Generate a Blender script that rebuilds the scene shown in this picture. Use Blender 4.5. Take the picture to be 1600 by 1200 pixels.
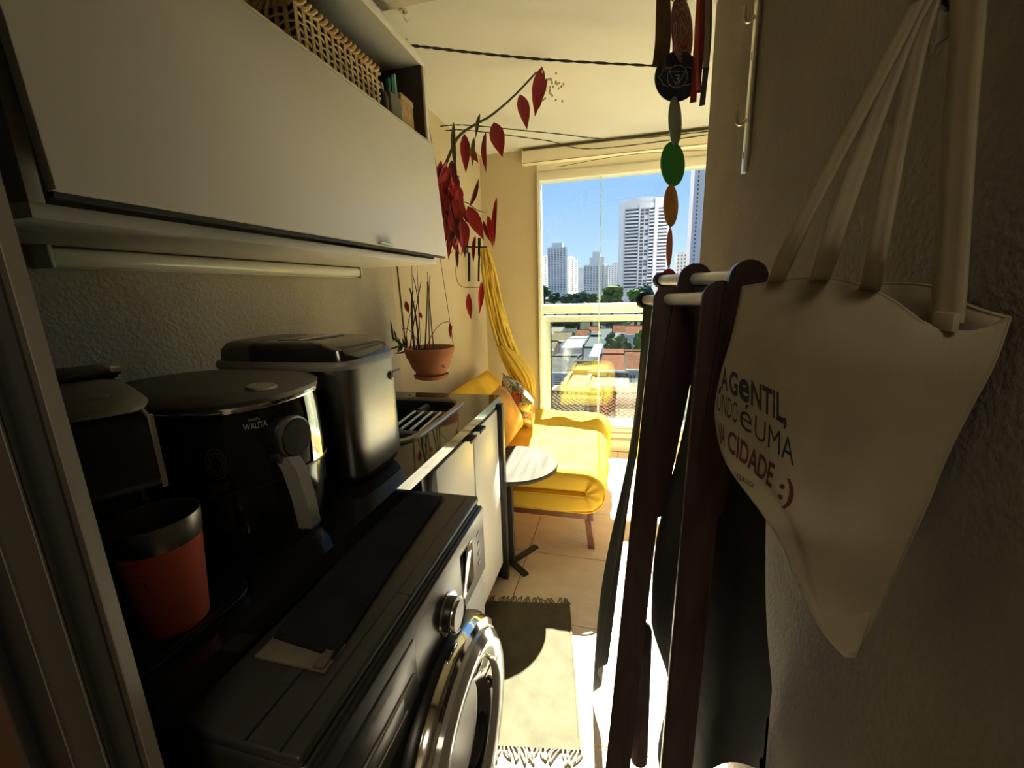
import bpy, bmesh, math, random
from mathutils import Vector, Matrix, Quaternion
from mathutils.bvhtree import BVHTree
random.seed(7)
for o in list(bpy.data.objects): bpy.data.objects.remove(o)
S = bpy.context.scene
COL = S.collection
PI = math.pi
# ---------------------------------------------------------------- camera
F, CX, CY = 654.0, 800.0, 600.0
EYE = Vector((0, 0, 1.35))
_D = Vector((170, -153, F)).normalized()
_V = Vector((90, 2900, F)); _V = (_V - _V.dot(_D)*_D).normalized()
_X = _V.cross(_D)
def w_dir(px, py):
    d = Vector((px-CX, py-CY, F)); return Vector((_X.dot(d), _D.dot(d), -_V.dot(d)))
def at(px, py, Y): d = w_dir(px, py); return EYE + d*(Y/d.y)
def atx(px, py, x): d = w_dir(px, py); return EYE + d*(x/d.x)
def atz(px, py, z): d = w_dir(px, py); return EYE + d*((z-EYE.z)/d.z)
cd = bpy.data.cameras.new('camera'); cam = bpy.data.objects.new('camera', cd); COL.objects.link(cam)
cd.sensor_fit = 'HORIZONTAL'; cd.sensor_width = 36; cd.lens = F/1600*36; cd.clip_start = .01; cd.clip_end = 5000
r_ = Vector((_X.x, _D.x, -_V.x)); u_ = -Vector((_X.y, _D.y, -_V.y)); b_ = -Vector((_X.z, _D.z, -_V.z))
m = Matrix((r_, u_, b_)).transposed().to_4x4(); m.translation = EYE; cam.matrix_world = m
S.camera = cam
# ---------------------------------------------------------------- light
wd = bpy.data.worlds.new('sky'); S.world = wd; wd.use_nodes = True
nt = wd.node_tree; nt.nodes.clear()
_o = nt.nodes.new('ShaderNodeOutputWorld'); _b = nt.nodes.new('ShaderNodeBackground')
_t = nt.nodes.new('ShaderNodeTexCoord'); _s = nt.nodes.new('ShaderNodeSeparateXYZ'); _r = nt.nodes.new('ShaderNodeValToRGB')
nt.links.new(_t.outputs['Generated'], _s.inputs[0]); nt.links.new(_s.outputs['Z'], _r.inputs[0])
nt.links.new(_r.outputs[0], _b.inputs[0]); nt.links.new(_b.outputs[0], _o.inputs[0])
cr = _r.color_ramp
cr.elements[0].position = 0; cr.elements[0].color = (.62, .80, .98, 1)
cr.elements[1].position = 1; cr.elements[1].color = (.08, .22, .62, 1)
e_ = cr.elements.new(.28); e_.color = (.20, .45, .93, 1)
_b.inputs[1].default_value = .33
sd = bpy.data.lights.new('sun', 'SUN'); sun = bpy.data.objects.new('sun', sd); COL.objects.link(sun)
SUN_DIR = Vector((.07, -1.24, -1.0)).normalized()
sun.rotation_euler = (-SUN_DIR).to_track_quat('Z', 'Y').to_euler(); sun.location = (0, 30, 25)
sd.energy = 16; sd.color = (1, .965, .88); sd.angle = math.radians(.53)
S.view_settings.view_transform = 'Standard'; S.view_settings.look = 'None'
S.view_settings.exposure = 2.0; S.view_settings.gamma = 1; S.view_settings.use_curve_mapping = False
try:
    S.cycles.max_bounces = 14; S.cycles.diffuse_bounces = 8; S.cycles.transparent_max_bounces = 16
except Exception: pass
# ---------------------------------------------------------------- materials
def lin(c):
    return tuple(((v/255)/12.92 if v <= 10 else ((v/255+.055)/1.055)**2.4) for v in c)
MATS = {}
def mat(name, col, rough=.6, metal=0, var=0, vscale=8, bump=0, bscale=60, coat=0, spec=.5, stretch=None, sss=0, trans=0):
    if name in MATS: return MATS[name]
    m = bpy.data.materials.new(name); m.use_nodes = True; n = m.node_tree; p = n.nodes['Principled BSDF']
    p.inputs['Base Color'].default_value = (*col, 1); p.inputs['Roughness'].default_value = rough; p.inputs['Metallic'].default_value = metal
    p.inputs['Specular IOR Level'].default_value = spec; p.inputs['Coat Weight'].default_value = coat; p.inputs['Coat Roughness'].default_value = .05
    if trans: p.inputs['Transmission Weight'].default_value = trans
    tc = n.nodes.new('ShaderNodeTexCoord'); src = tc.outputs['Object']
    if stretch:
        mp = n.nodes.new('ShaderNodeMapping'); mp.inputs['Scale'].default_value = stretch; n.links.new(src, mp.inputs[0]); src = mp.outputs[0]
    if var:
        nz = n.nodes.new('ShaderNodeTexNoise'); nz.inputs['Scale'].default_value = vscale; nz.inputs['Detail'].default_value = 4
        n.links.new(src, nz.inputs['Vector'])
        mx = n.nodes.new('ShaderNodeMix'); mx.data_type = 'RGBA'
        mx.inputs[6].default_value = (*[max(0, c*(1-var)) for c in col], 1); mx.inputs[7].default_value = (*[min(1, c*(1+var)) for c in col], 1)
        rp = n.nodes.new('ShaderNodeValToRGB'); rp.color_ramp.elements[0].position = .3; rp.color_ramp.elements[1].position = .7
        n.links.new(nz.outputs['Fac'], rp.inputs[0]); n.links.new(rp.outputs[0], mx.inputs[0]); n.links.new(mx.outputs[2], p.inputs['Base Color'])
    if bump:
        nb = n.nodes.new('ShaderNodeTexNoise'); nb.inputs['Scale'].default_value = bscale; nb.inputs['Detail'].default_value = 5
        n.links.new(src, nb.inputs['Vector'])
        bp = n.nodes.new('ShaderNodeBump'); bp.inputs['Strength'].default_value = bump; bp.inputs['Distance'].default_value = .004
        n.links.new(nb.outputs['Fac'], bp.inputs['Height']); n.links.new(bp.outputs[0], p.inputs['Normal'])
    MATS[name] = m; return m
def weave_mat(name, col, scale, bump=.5, var=.18, rough=.9):
    if name in MATS: return MATS[name]
    m = mat(name, col, rough, var=var, vscale=14, spec=.15); n = m.node_tree; p = n.nodes['Principled BSDF']
    tc = n.nodes.new('ShaderNodeTexCoord'); hs = []
    for d in ('X', 'Y'):
        w = n.nodes.new('ShaderNodeTexWave'); w.bands_direction = d; w.inputs['Scale'].default_value = scale; w.inputs['Distortion'].default_value = 1.2
        n.links.new(tc.outputs['Object'], w.inputs['Vector']); hs.append(w)
    ad = n.nodes.new('ShaderNodeMath'); ad.operation = 'ADD'
    n.links.new(hs[0].outputs['Fac'], ad.inputs[0]); n.links.new(hs[1].outputs['Fac'], ad.inputs[1])
    bp = n.nodes.new('ShaderNodeBump'); bp.inputs['Strength'].default_value = bump; bp.inputs['Distance'].default_value = .002
    n.links.new(ad.outputs[0], bp.inputs['Height']); n.links.new(bp.outputs[0], p.inputs['Normal'])
    return m
def wood_mat(name, a, b, scale=(1.5, 22, 22), rough=.45):
    if name in MATS: return MATS[name]
    m = bpy.data.materials.new(name); m.use_nodes = True; n = m.node_tree; p = n.nodes['Principled BSDF']
    tc = n.nodes.new('ShaderNodeTexCoord'); mp = n.nodes.new('ShaderNodeMapping'); mp.inputs['Scale'].default_value = scale
    nz = n.nodes.new('ShaderNodeTexNoise'); nz.inputs['Scale'].default_value = 2.2; nz.inputs['Detail'].default_value = 6; nz.inputs['Distortion'].default_value = .8
    rp = n.nodes.new('ShaderNodeValToRGB'); rp.color_ramp.elements[0].position = .35; rp.color_ramp.elements[1].position = .65
    rp.color_ramp.elements[0].color = (*a, 1); rp.color_ramp.elements[1].color = (*b, 1)
    n.links.new(tc.outputs['Object'], mp.inputs[0]); n.links.new(mp.outputs[0], nz.inputs['Vector']); n.links.new(nz.outputs['Fac'], rp.inputs[0])
    n.links.new(rp.outputs[0], p.inputs['Base Color']); p.inputs['Roughness'].default_value = rough
    MATS[name] = m; return m
def glass_mat(name, tint=(.93, .97, .96), refl=.05):
    if name in MATS: return MATS[name]
    m = bpy.data.materials.new(name); m.use_nodes = True; n = m.node_tree; n.nodes.clear()
    o = n.nodes.new('ShaderNodeOutputMaterial'); t = n.nodes.new('ShaderNodeBsdfTransparent'); t.inputs[0].default_value = (*tint, 1)
    g = n.nodes.new('ShaderNodeBsdfGlossy'); g.inputs['Roughness'].default_value = .0
    x = n.nodes.new('ShaderNodeMixShader'); x.inputs[0].default_value = refl
    n.links.new(t.outputs[0], x.inputs[1]); n.links.new(g.outputs[0], x.inputs[2]); n.links.new(x.outputs[0], o.inputs[0])
    MATS[name] = m; return m
def spots_mat(name, base, cols, scale, rough=.85):
    """patterned print: voronoi cells coloured from a list"""
    if name in MATS: return MATS[name]
    m = bpy.data.materials.new(name); m.use_nodes = True; n = m.node_tree; p = n.nodes['Principled BSDF']
    tc = n.nodes.new('ShaderNodeTexCoord'); nz = n.nodes.new('ShaderNodeTexNoise'); nz.inputs['Scale'].default_value = 14
    mix = n.nodes.new('ShaderNodeMix'); mix.data_type = 'RGBA'; mix.inputs[0].default_value = .12
    n.links.new(tc.outputs['Object'], nz.inputs['Vector']); n.links.new(tc.outputs['Object'], mix.inputs[6]); n.links.new(nz.outputs['Color'], mix.inputs[7])
    v = n.nodes.new('ShaderNodeTexVoronoi'); v.inputs['Scale'].default_value = scale; n.links.new(mix.outputs[2], v.inputs['Vector'])
    sp = n.nodes.new('ShaderNodeSeparateColor'); n.links.new(v.outputs['Color'], sp.inputs[0])
    rp = n.nodes.new('ShaderNodeValToRGB'); rp.color_ramp.interpolation = 'CONSTANT'
    els = rp.color_ramp.elements; k = len(cols)
    els[0].color = (*cols[0], 1); els[1].position = 1/k; els[1].color = (*cols[1], 1)
    for i in range(2, k): e = els.new(i/k); e.color = (*cols[i], 1)
    n.links.new(sp.outputs[0], rp.inputs[0])
    # petals: dark stripes radiating through distance rings
    w = n.nodes.new('ShaderNodeMath'); w.operation = 'MULTIPLY'; w.inputs[1].default_value = 26; n.links.new(v.outputs['Distance'], w.inputs[0])
    sn = n.nodes.new('ShaderNodeMath'); sn.operation = 'SINE'; n.links.new(w.outputs[0], sn.inputs[0])
    gt = n.nodes.new('ShaderNodeMath'); gt.operation = 'GREATER_THAN'; gt.inputs[1].default_value = .55; n.links.new(sn.outputs[0], gt.inputs[0])
    m2 = n.nodes.new('ShaderNodeMix'); m2.data_type = 'RGBA'; m2.inputs[7].default_value = (*base, 1)
    n.links.new(gt.outputs[0], m2.inputs[0]); n.links.new(rp.outputs[0], m2.inputs[6]); n.links.new(m2.outputs[2], p.inputs['Base Color'])
    p.inputs['Roughness'].default_value = rough
    MATS[name] = m; return m
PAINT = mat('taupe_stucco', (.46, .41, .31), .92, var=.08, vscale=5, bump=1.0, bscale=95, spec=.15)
PAINT_SHADE = mat('shaded_taupe_stucco', (.165, .142, .112), .92, var=.08, vscale=5, bump=1.0, bscale=95, spec=.15)  # same stucco as the left wall, with shade put into the colour
CREAM = mat('cream_wall_paint', (.50, .425, .29), .9, var=.03, vscale=4, spec=.15)
CEILP = mat('ceiling_paint', (.53, .525, .475), .9, var=.02, vscale=3, spec=.15)
TILE = mat('floor_tile', (.76, .62, .46), .55, var=.07, vscale=6, bump=.8, bscale=38, stretch=(1, 2.4, 1))
GROUT = mat('grout', (.22, .17, .12), .9)
ALU = mat('aluminium', (.55, .55, .50), .35, .9)
ALUW = mat('cream_aluminium', (.72, .69, .55), .35, 0)
LAMI = mat('white_laminate', (.70, .68, .61), .38, 0, var=.015)
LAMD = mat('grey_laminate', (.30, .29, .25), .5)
GRAN = mat('black_granite', (.010, .010, .010), .06, spec=.6)
BLK = mat('black_plastic', (.011, .011, .011), .34)
BLKM = mat('matte_black_plastic', (.03, .029, .026), .55)
BLKG = mat('gloss_black', (.006, .006, .006), .05)
STEEL = mat('brushed_steel', (.33, .325, .305), .36, 1, var=.03, vscale=30, stretch=(1, 1, 20))
CHROME = mat('chrome', (.75, .75, .73), .08, 1)
GLASS = glass_mat('window_glass')
# ---------------------------------------------------------------- geometry helpers
class MB:
    def __init__(s): s.v = []; s.f = []
    def add(s, vs, fs):
        n = len(s.v); s.v += [Vector(v) for v in vs]; s.f += [tuple(i+n for i in f) for f in fs]; return s
    def bm(s, b):
        b.verts.index_update(); n = len(s.v); s.v += [v.co.copy() for v in b.verts]; s.f += [tuple(v.index+n for v in f.verts) for f in b.faces]; b.free(); return s
    def box(s, x0, x1, y0, y1, z0, z1, bev=0, seg=2, M=None):
        b = bmesh.new(); bmesh.ops.create_cube(b, size=1)
        for v in b.verts: v.co = Vector(((x0+x1)/2+v.co.x*(x1-x0), (y0+y1)/2+v.co.y*(y1-y0), (z0+z1)/2+v.co.z*(z1-z0)))
        if bev: bmesh.ops.bevel(b, geom=b.edges[:], offset=bev, segments=seg, affect='EDGES', profile=.5)
        if M: bmesh.ops.transform(b, matrix=M, verts=b.verts)
        return s.bm(b)
    def cyl(s, p0, p1, r0, r1=None, seg=16, cap=True):
        r1 = r0 if r1 is None else r1; p0 = Vector(p0); p1 = Vector(p1); q = (p1-p0).to_track_quat('Z', 'Y')
        vs = []
        for p, r in ((p0, r0), (p1, r1)):
            for i in range(seg): a = 2*PI*i/seg; vs.append(p + q @ Vector((r*math.cos(a), r*math.sin(a), 0)))
        fs = [(i, (i+1) % seg, seg+(i+1) % seg, seg+i) for i in range(seg)]
        if cap: fs += [tuple(range(seg-1, -1, -1)), tuple(range(seg, 2*seg))]
        return s.add(vs, fs)
    def tube(s, pts, r, seg=8, cap=True):
        pts = [Vector(p) for p in pts]; n = len(pts); vs = []; fs = []; up = None
        rr = r if isinstance(r, (list, tuple)) else [r]*n
        for i, p in enumerate(pts):
            t = (pts[min(i+1, n-1)]-pts[max(i-1, 0)]).normalized()
            if up is None: up = t.orthogonal().normalized()
            up = (up - up.dot(t)*t); up = up.normalized() if up.length > 1e-6 else t.orthogonal().normalized()
            sd = t.cross(up)
            for k in range(seg): a = 2*PI*k/seg; vs.append(p + rr[i]*(math.cos(a)*up + math.sin(a)*sd))
        for i in range(n-1):
            for k in range(seg): fs.append((i*seg+k, i*seg+(k+1) % seg, (i+1)*seg+(k+1) % seg, (i+1)*seg+k))
        if cap: fs += [tuple(range(seg-1, -1, -1)), tuple(range((n-1)*seg, n*seg))]
        return s.add(vs, fs)
    def lathe(s, prof, M=None, seg=32, cap0=True, cap1=True):
        vs = []; fs = []; n = len(prof)
        for r, z in prof:
            for k in range(seg): a = 2*PI*k/seg; vs.append(Vector((r*math.cos(a), r*math.sin(a), z)))
        for i in range(n-1):
            for k in range(seg): fs.append((i*seg+k, i*seg+(k+1) % seg, (i+1)*seg+(k+1) % seg, (i+1)*seg+k))
        if cap0: fs.append(tuple(range(seg-1, -1, -1)))
        if cap1: fs.append(tuple(range((n-1)*seg, n*seg)))
        if M: vs = [M @ v for v in vs]
        return s.add(vs, fs)
    def loft(s, rings, cap0=True, cap1=True):
        k = len(rings[0]); vs = [v for r in rings for v in r]; fs = []
        for i in range(len(rings)-1):
            for j in range(k): fs.append((i*k+j, i*k+(j+1) % k, (i+1)*k+(j+1) % k, (i+1)*k+j))
        if cap0: fs.append(tuple(range(k-1, -1, -1)))
        if cap1: fs.append(tuple(range((len(rings)-1)*k, len(rings)*k)))
        return s.add(vs, fs)
    def prism(s, pts, d):
        """closed outline pts (3d) extruded by vector d"""
        pts = [Vector(p) for p in pts]; d = Vector(d); n = len(pts)
        vs = pts + [p+d for p in pts]
        fs = [tuple(range(n-1, -1, -1)), tuple(range(n, 2*n))] + [(i, (i+1) % n, n+(i+1) % n, n+i) for i in range(n)]
        return s.add(vs, fs)
    def grid(s, fn, nu, nv):
        vs = [fn(i/nu, j/nv) for j in range(nv+1) for i in range(nu+1)]
        fs = [(j*(nu+1)+i, j*(nu+1)+i+1, (j+1)*(nu+1)+i+1, (j+1)*(nu+1)+i) for j in range(nv) for i in range(nu)]
        return s.add(vs, fs)
    def mesh(s, name, base=(0, 0, 0), sharp=38):
        me = bpy.data.meshes.new(name); b = Vector(base)
        me.from_pydata([v-b for v in s.v], [], s.f)
        bm_ = bmesh.new(); bm_.from_mesh(me); bmesh.ops.recalc_face_normals(bm_, faces=bm_.faces); bm_.to_mesh(me); bm_.free()
        me.polygons.foreach_set('use_smooth', [True]*len(me.polygons))
        try: me.set_sharp_from_angle(angle=math.radians(sharp))
        except Exception: pass
        me.update(); return me
def base_of(o):
    v = Vector(o.location)
    while o.parent: o = o.parent; v = v + Vector(o.location)
    return v
def thing(name, label, cat, loc=(0, 0, 0), group=None, kind=None):
    o = bpy.data.objects.new(name, None); COL.objects.link(o); o.location = loc; o.empty_display_size = .05
    o['label'] = label; o['category'] = cat
    if group: o['group'] = group
    if kind: o['kind'] = kind
    return o
def part(name, mb, mt, parent, label=None, kind=None, sharp=38):
    me = mb.mesh(name, base_of(parent), sharp); me.materials.append(mt)
    o = bpy.data.objects.new(name, me); COL.objects.link(o); o.parent = parent
    if label: o['label'] = label
    if kind: o['kind'] = kind
    return o
def solo(name, mb, mt, label, cat, loc=(0, 0, 0), group=None, kind=None, sharp=38):
    me = mb.mesh(name, loc, sharp); me.materials.append(mt)
    o = bpy.data.objects.new(name, me); COL.objects.link(o); o.location = loc
    if label: o['label'] = label
    if cat: o['category'] = cat
    if group: o['group'] = group
    if kind: o['kind'] = kind
    return o
def struct(name, mb, mt, label=None, loc=(0, 0, 0)):
    o = solo(name, mb, mt, label, None, loc, kind='structure'); return o
def inst(name, me, parent, M, label=None):
    """copy of a shared mesh as a part; M in world space"""
    o = bpy.data.objects.new(name, me); COL.objects.link(o); o.parent = parent
    T = Matrix.Translation(-base_of(parent)) @ M; o.matrix_basis = T
    if label: o['label'] = label
    return o
def superel(cx, cy, rx, ry, n, z, k=40, rot=0):
    out = []
    for i in range(k):
        a = 2*PI*i/k; c, s_ = math.cos(a), math.sin(a)
        x = rx*math.copysign(abs(c)**(2/n), c); y = ry*math.copysign(abs(s_)**(2/n), s_)
        out.append(Vector((cx + x*math.cos(rot)-y*math.sin(rot), cy + x*math.sin(rot)+y*math.cos(rot), z)))
    return out
def bez(p0, p1, p2, n=10):
    p0, p1, p2 = Vector(p0), Vector(p1), Vector(p2)
    return [(1-t)**2*p0 + 2*t*(1-t)*p1 + t*t*p2 for t in [i/n for i in range(n+1)]]
def poly_at(pts, t):
    n = len(pts)-1; t = max(0, min(.99999, t))*n; i = int(t); f = t-i
    p0 = pts[max(i-1, 0)]; p1 = pts[i]; p2 = pts[i+1]; p3 = pts[min(i+2, n)]
    return .5*((2*p1)+(p2-p0)*f+(2*p0-5*p1+4*p2-p3)*f*f+(3*p1-p0-3*p2+p3)*f**3)
def smooth(pts, n=24): pts = [Vector(p) for p in pts]; return [poly_at(pts, i/n) for i in range(n+1)]
def text_mesh(txt, bold=0.0, size=1.0):
    c = bpy.data.curves.new('lettering', 'FONT'); c.body = txt; c.size = size; c.offset = bold; c.resolution_u = 3
    o = bpy.data.objects.new('lettering', c); COL.objects.link(o)
    dg = bpy.context.evaluated_depsgraph_get(); dg.update()
    me = o.evaluated_get(dg).to_mesh(); vs = [v.co.copy() for v in me.vertices]; fs = [tuple(p.vertices) for p in me.polygons]
    o.evaluated_get(dg).to_mesh_clear(); bpy.data.objects.remove(o); bpy.data.curves.remove(c)
    x0 = min(v.x for v in vs); x1 = max(v.x for v in vs); h = size*.69
    return [((v.x-x0)/(x1-x0), v.y/h) for v in vs], fs
def lettering(mb, txt, O, U, Vv, N=None, bold=0.0):
    """text on a flat patch: origin, baseline vector, cap height vector"""
    uv, fs = text_mesh(txt, bold); O, U, Vv = Vector(O), Vector(U), Vector(Vv)
    return mb.add([O+u*U+v*Vv for u, v in uv], fs)
# ================================================================ the room
XL, XR, YF, ZC, YB = -1.12, .33, 3.49, 2.40, -1.3
YC, XE = 2.04, 1.75                      # end of the right wall, end of the balcony
fl = struct('floor', MB().box(XL-.1, XE+.1, YB-.1, YF+.1, -.12, -.006), GROUT, 'beige stone-look floor tiles with dark joints')
TP, TX0, TY0 = .449, .012, 1.016
full = MB().box(-TP/2+.002, TP/2-.002, -TP/2+.002, TP/2-.002, -.012, 0, .0015, 1).mesh('tile'); full.materials.append(TILE)
for i in range(-4, 5):
    for j in range(-6, 7):
        x0, x1, y0, y1 = TX0+i*TP, TX0+(i+1)*TP, TY0+j*TP, TY0+(j+1)*TP
        a0, a1, b0, b1 = max(x0, XL), min(x1, XE), max(y0, YB), min(y1, YF-.09)
        if a1-a0 < .03 or b1-b0 < .03: continue
        if a0 > XR+.14 and b1 < YC: continue
        if (a0, a1, b0, b1) == (x0, x1, y0, y1): inst('tile', full, fl, Matrix.Translation(((x0+x1)/2, (y0+y1)/2, 0)))
        else: part('tile', MB().box(a0+.002, a1-.002, b0+.002, b1-.002, -.012, 0, .0015, 1), TILE, fl)
struct('wall_left', MB().box(XL-.1, XL, YB-.1, 1.97, 0, ZC), PAINT, 'taupe rough plastered wall behind the worktop')
struct('wall_left_balcony', MB().box(XL-.1, XL, 1.97, YF+.12, 0, ZC), CREAM, 'smooth cream balcony wall beyond the cabinet')
struct('wall_right', MB().box(XR, XR+.14, YB, YC, 0, ZC), PAINT_SHADE, 'taupe rough plastered wall with shade in its colour, where the tote hangs')
struct('wall_balcony', MB().box(XR+.14, XE, YC-.12, YC, 0, ZC), CREAM)
struct('wall_end', MB().box(XE, XE+.1, YC-.12, YF+.12, 0, ZC), CREAM)
struct('wall_back', MB().box(XL, XR+.14, YB-.1, YB, 0, ZC), PAINT)
wf = MB().box(XL, -.655, YF, YF+.12, 0, ZC).box(-.655, XE, YF, YF+.12, 2.29, ZC)
struct('wall_far', wf, CREAM, 'narrow olive-beige wall strip left of the window')
struct('ceiling', MB().box(XL-.1, XE+.1, YB-.1, YF+.12, ZC, ZC+.1), CEILP, 'cream painted balcony ceiling')
struct('trim_1', MB().box(XL, XR, YB, 1.54, 2.30, ZC), PAINT, 'lower taupe ceiling beam above the cabinet')
# window ----------------------------------------------------------
win = bpy.data.objects.new('window_1', None); COL.objects.link(win); win.location = (-.1, YF, 0); win['kind'] = 'structure'
win['label'] = 'large frameless glazed balcony window with cream frame'
part('jamb', MB().box(-.655, -.635, YF-.03, YF+.1, .13, 2.19, .003), ALUW, win)
part('header', MB().box(-.655, XE, YF-.025, YF+.1, 2.165, 2.225, .004).box(-.655, XE, YF-.012, YF+.1, 2.225, 2.29), ALUW, win)
part('sill', MB().box(-.655, XE, YF-.09, YF+.16, 0, .10, .006).box(-.655, XE, YF-.05, YF+.16, .10, .145, .004), mat('cream_stone', (.62, .54, .40), .5), win)
part('bottom_track', MB().box(-.655, XE, YF-.02, YF+.06, .145, .175, .003).box(-.655, XE, YF+.0, YF+.04, .175, .2, .003), ALUW, win)
xs = [-.634, -.165, .62, 1.2, XE]
for a, b in zip(xs, xs[1:]):
    part('pane', MB().box(a+.001, b-.001, YF+.016, YF+.024, .2, 2.166), GLASS, win)
for a in xs[1:-1]:
    part('glass_edge', MB().box(a-.004, a+.004, YF+.012, YF+.028, .2, 2.166), mat('glass_edge', (.55, .66, .62), .2), win)
rail = thing('balcony_railing', 'cream metal balcony guard rail outside the window', 'railing', (0, YF+.12, .16))
part('top_rail', MB().box(-.65, XE, YF+.10, YF+.17, 1.135, 1.215, .012), ALUW, rail)
part('lower_rail', MB().box(-.65, XE, YF+.12, YF+.16, 1.065, 1.115, .006), ALUW, rail)
part('bottom_rail', MB().box(-.65, XE, YF+.12, YF+.16, .165, .20, .004), ALUW, rail)
for x in (-.615, .6, 1.70): part('post', MB().box(x-.03, x+.03, YF+.12, YF+.16, .16, 1.07, .004), ALUW, rail)
for a, b in ((-.583, .568), (.632, 1.668)):
    part('pane', MB().box(a, b, YF+.136, YF+.143, .2, 1.066), GLASS, rail)
    part('gasket', MB().box(a, a+.006, YF+.13, YF+.148, .2, 1.066).box(a, b, YF+.13, YF+.148, 1.06, 1.066).box(a, b, YF+.13, YF+.148, .2, .206), BLKM, rail)
bb = thing('roller_blind', 'cream roller blind cassette mounted above the window', 'blind', (-.1, YF, 2.28))
part('cassette', MB().box(-.75, XE-.02, YF-.075, YF, 2.283, 2.378, .006), mat('cream_plastic', (.76, .70, .52), .5), bb)
part('edge_line', MB().box(-.75, XE-.02, YF-.0765, YF-.0745, 2.372, 2.3765).box(-.75, XE-.02, YF-.0765, YF-.0745, 2.285, 2.2885), mat('olive_shadow_gap', (.16, .14, .09), .7), bb)  # dark strips painted in as the shadow gaps along the cassette
part('end_cap', MB().box(-.757, -.75, YF-.08, YF, 2.278, 2.383, .004), ALUW, bb)
# sliding door frame next to the camera -----------------------------
dk = mat('dark_grey_aluminium', (.055, .055, .05), .4, .5); ol = mat('bronze_aluminium', (.085, .082, .07), .38, .6)
d1 = bpy.data.objects.new('door_1', None); COL.objects.link(d1); d1.location = (-.52, .2, 0); d1['kind'] = 'structure'
d1['label'] = 'grey aluminium sliding door frame at the left edge'
part('jamb_strip', MB().box(-.437, -.425, .213, .2215, 0, 2.3, .0015), ol, d1)
part('edge_bead', MB().box(-.4265, -.4245, .2122, .2222, 0, 2.3), ALU, d1)
part('edge_bead', MB().box(-.4795, -.4775, .2082, .2095, 0, 2.3), ALU, d1)
part('edge_bead', MB().box(-.5325, -.5305, .2082, .2095, 0, 2.3), ALU, d1)
part('header', MB().box(-1.1, XR-.002, .2, .24, 2.03, 2.298, .002), ol, d1)  # unseen header added to keep the fill lamp's reflection out of the window
part('groove', MB().box(-.446, -.437, .2185, .2215, 0, 2.3), BLK, d1)
part('jamb_panel', MB().box(-.478, -.446, .216, .2215, 0, 2.3, .001), dk, d1)
part('stile', MB().box(-.531, -.478, .209, .2215, 0, 2.3, .004, 3), ol, d1)
part('gap_seal', MB().box(-.607, -.531, .2185, .2215, 0, 2.3).box(-1.1, -.462, .222, .236, 0, 2.3), BLK, d1)
part('leaf_edge', MB().box(-.614, -.607, .208, .2215, 0, 2.3, .002), ol, d1)
part('door_leaf', MB().box(-1.1, -.614, .212, .2215, 0, 2.3), mat('brown_wood_leaf', (.10, .045, .02), .5, var=.25, vscale=6, stretch=(1, 1, .1)), d1)
# ================================================================ kitchen side
cab = thing('wall_cabinet', 'long white wall cabinet with flap door and open shelf', 'cabinet', (-.93, 1.05, 1.46))
c0, c1 = .415, 1.70
part('bottom_panel', MB().box(XL+.001, -.755, c0, c1, 1.462, 1.482, .001), LAMI, cab)
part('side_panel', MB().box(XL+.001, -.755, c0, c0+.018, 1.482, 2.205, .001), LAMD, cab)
part('side_panel', MB().box(XL+.001, -.755, c1-.018, c1, 1.482, 2.205, .001), LAMI, cab)
part('inner_panel', MB().box(XL+.02, -.757, c1-.022, c1-.0185, 1.935, 2.19), mat('brown_laminate', (.055, .04, .035), .5), cab)
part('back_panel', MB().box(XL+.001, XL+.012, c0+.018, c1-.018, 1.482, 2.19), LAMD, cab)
part('shelf', MB().box(XL+.012, -.752, c0+.018, c1-.018, 1.915, 1.935, .001), LAMI, cab)
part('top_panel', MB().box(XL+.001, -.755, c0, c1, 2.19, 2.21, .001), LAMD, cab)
part('edge_strip', MB().box(-.755, -.748, c0, c1, 2.187, 2.213, .001).box(-.755, -.748, c1-.02, c1, 1.93, 2.187, .001), LAMI, cab)
# flap door, slightly ajar at the bottom
def tiltbox(x0, x1, y0, y1, z0, z1, bev):
    P = Vector((-.752, 0, 1.915)); M = Matrix.Translation(P) @ Matrix.Rotation(-math.radians(4.2), 4, 'Y') @ Matrix.Translation(-P)
    return MB().box(x0, x1, y0, y1, z0, z1, bev, 2, M)
dr = part('door', tiltbox(-.752, -.734, c0+.002, c1-.001, 1.49, 1.912, .0015), LAMI, cab)
part('edge_profile', tiltbox(-.753, -.7335, c0+.002, c1-.001, 1.912, 1.918, 0), ALU, dr)
part('finger_groove', tiltbox(-.754, -.744, c0+.004, c1-.004, 1.483, 1.490, 0), BLKM, dr)
part('handle', tiltbox(-.7345, -.722, 1.17, 1.25, 1.490, 1.497, .002), ALU, dr)
lampm = mat('lamp_diffuser', (.80, .77, .66), .18)
tl = thing('tube_lamp', 'slim white tube lamp fixed under the wall cabinet', 'lamp', (-1.08, 1.1, 1.43))
part('housing', MB().box(XL+.002, XL+.03, .60, 1.62, 1.419, 1.461, .003), LAMI, tl)
part('diffuser', MB().tube([(XL+.034, .605, 1.440), (XL+.034, 1.615, 1.440)], .019, 18), lampm, tl)
for y in (.594, 1.617): part('end_cap', MB().box(XL+.002, XL+.056, y, y+.008, 1.417, 1.4615, .002), mat('white_plastic', (.7, .68, .6), .4), tl)
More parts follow.
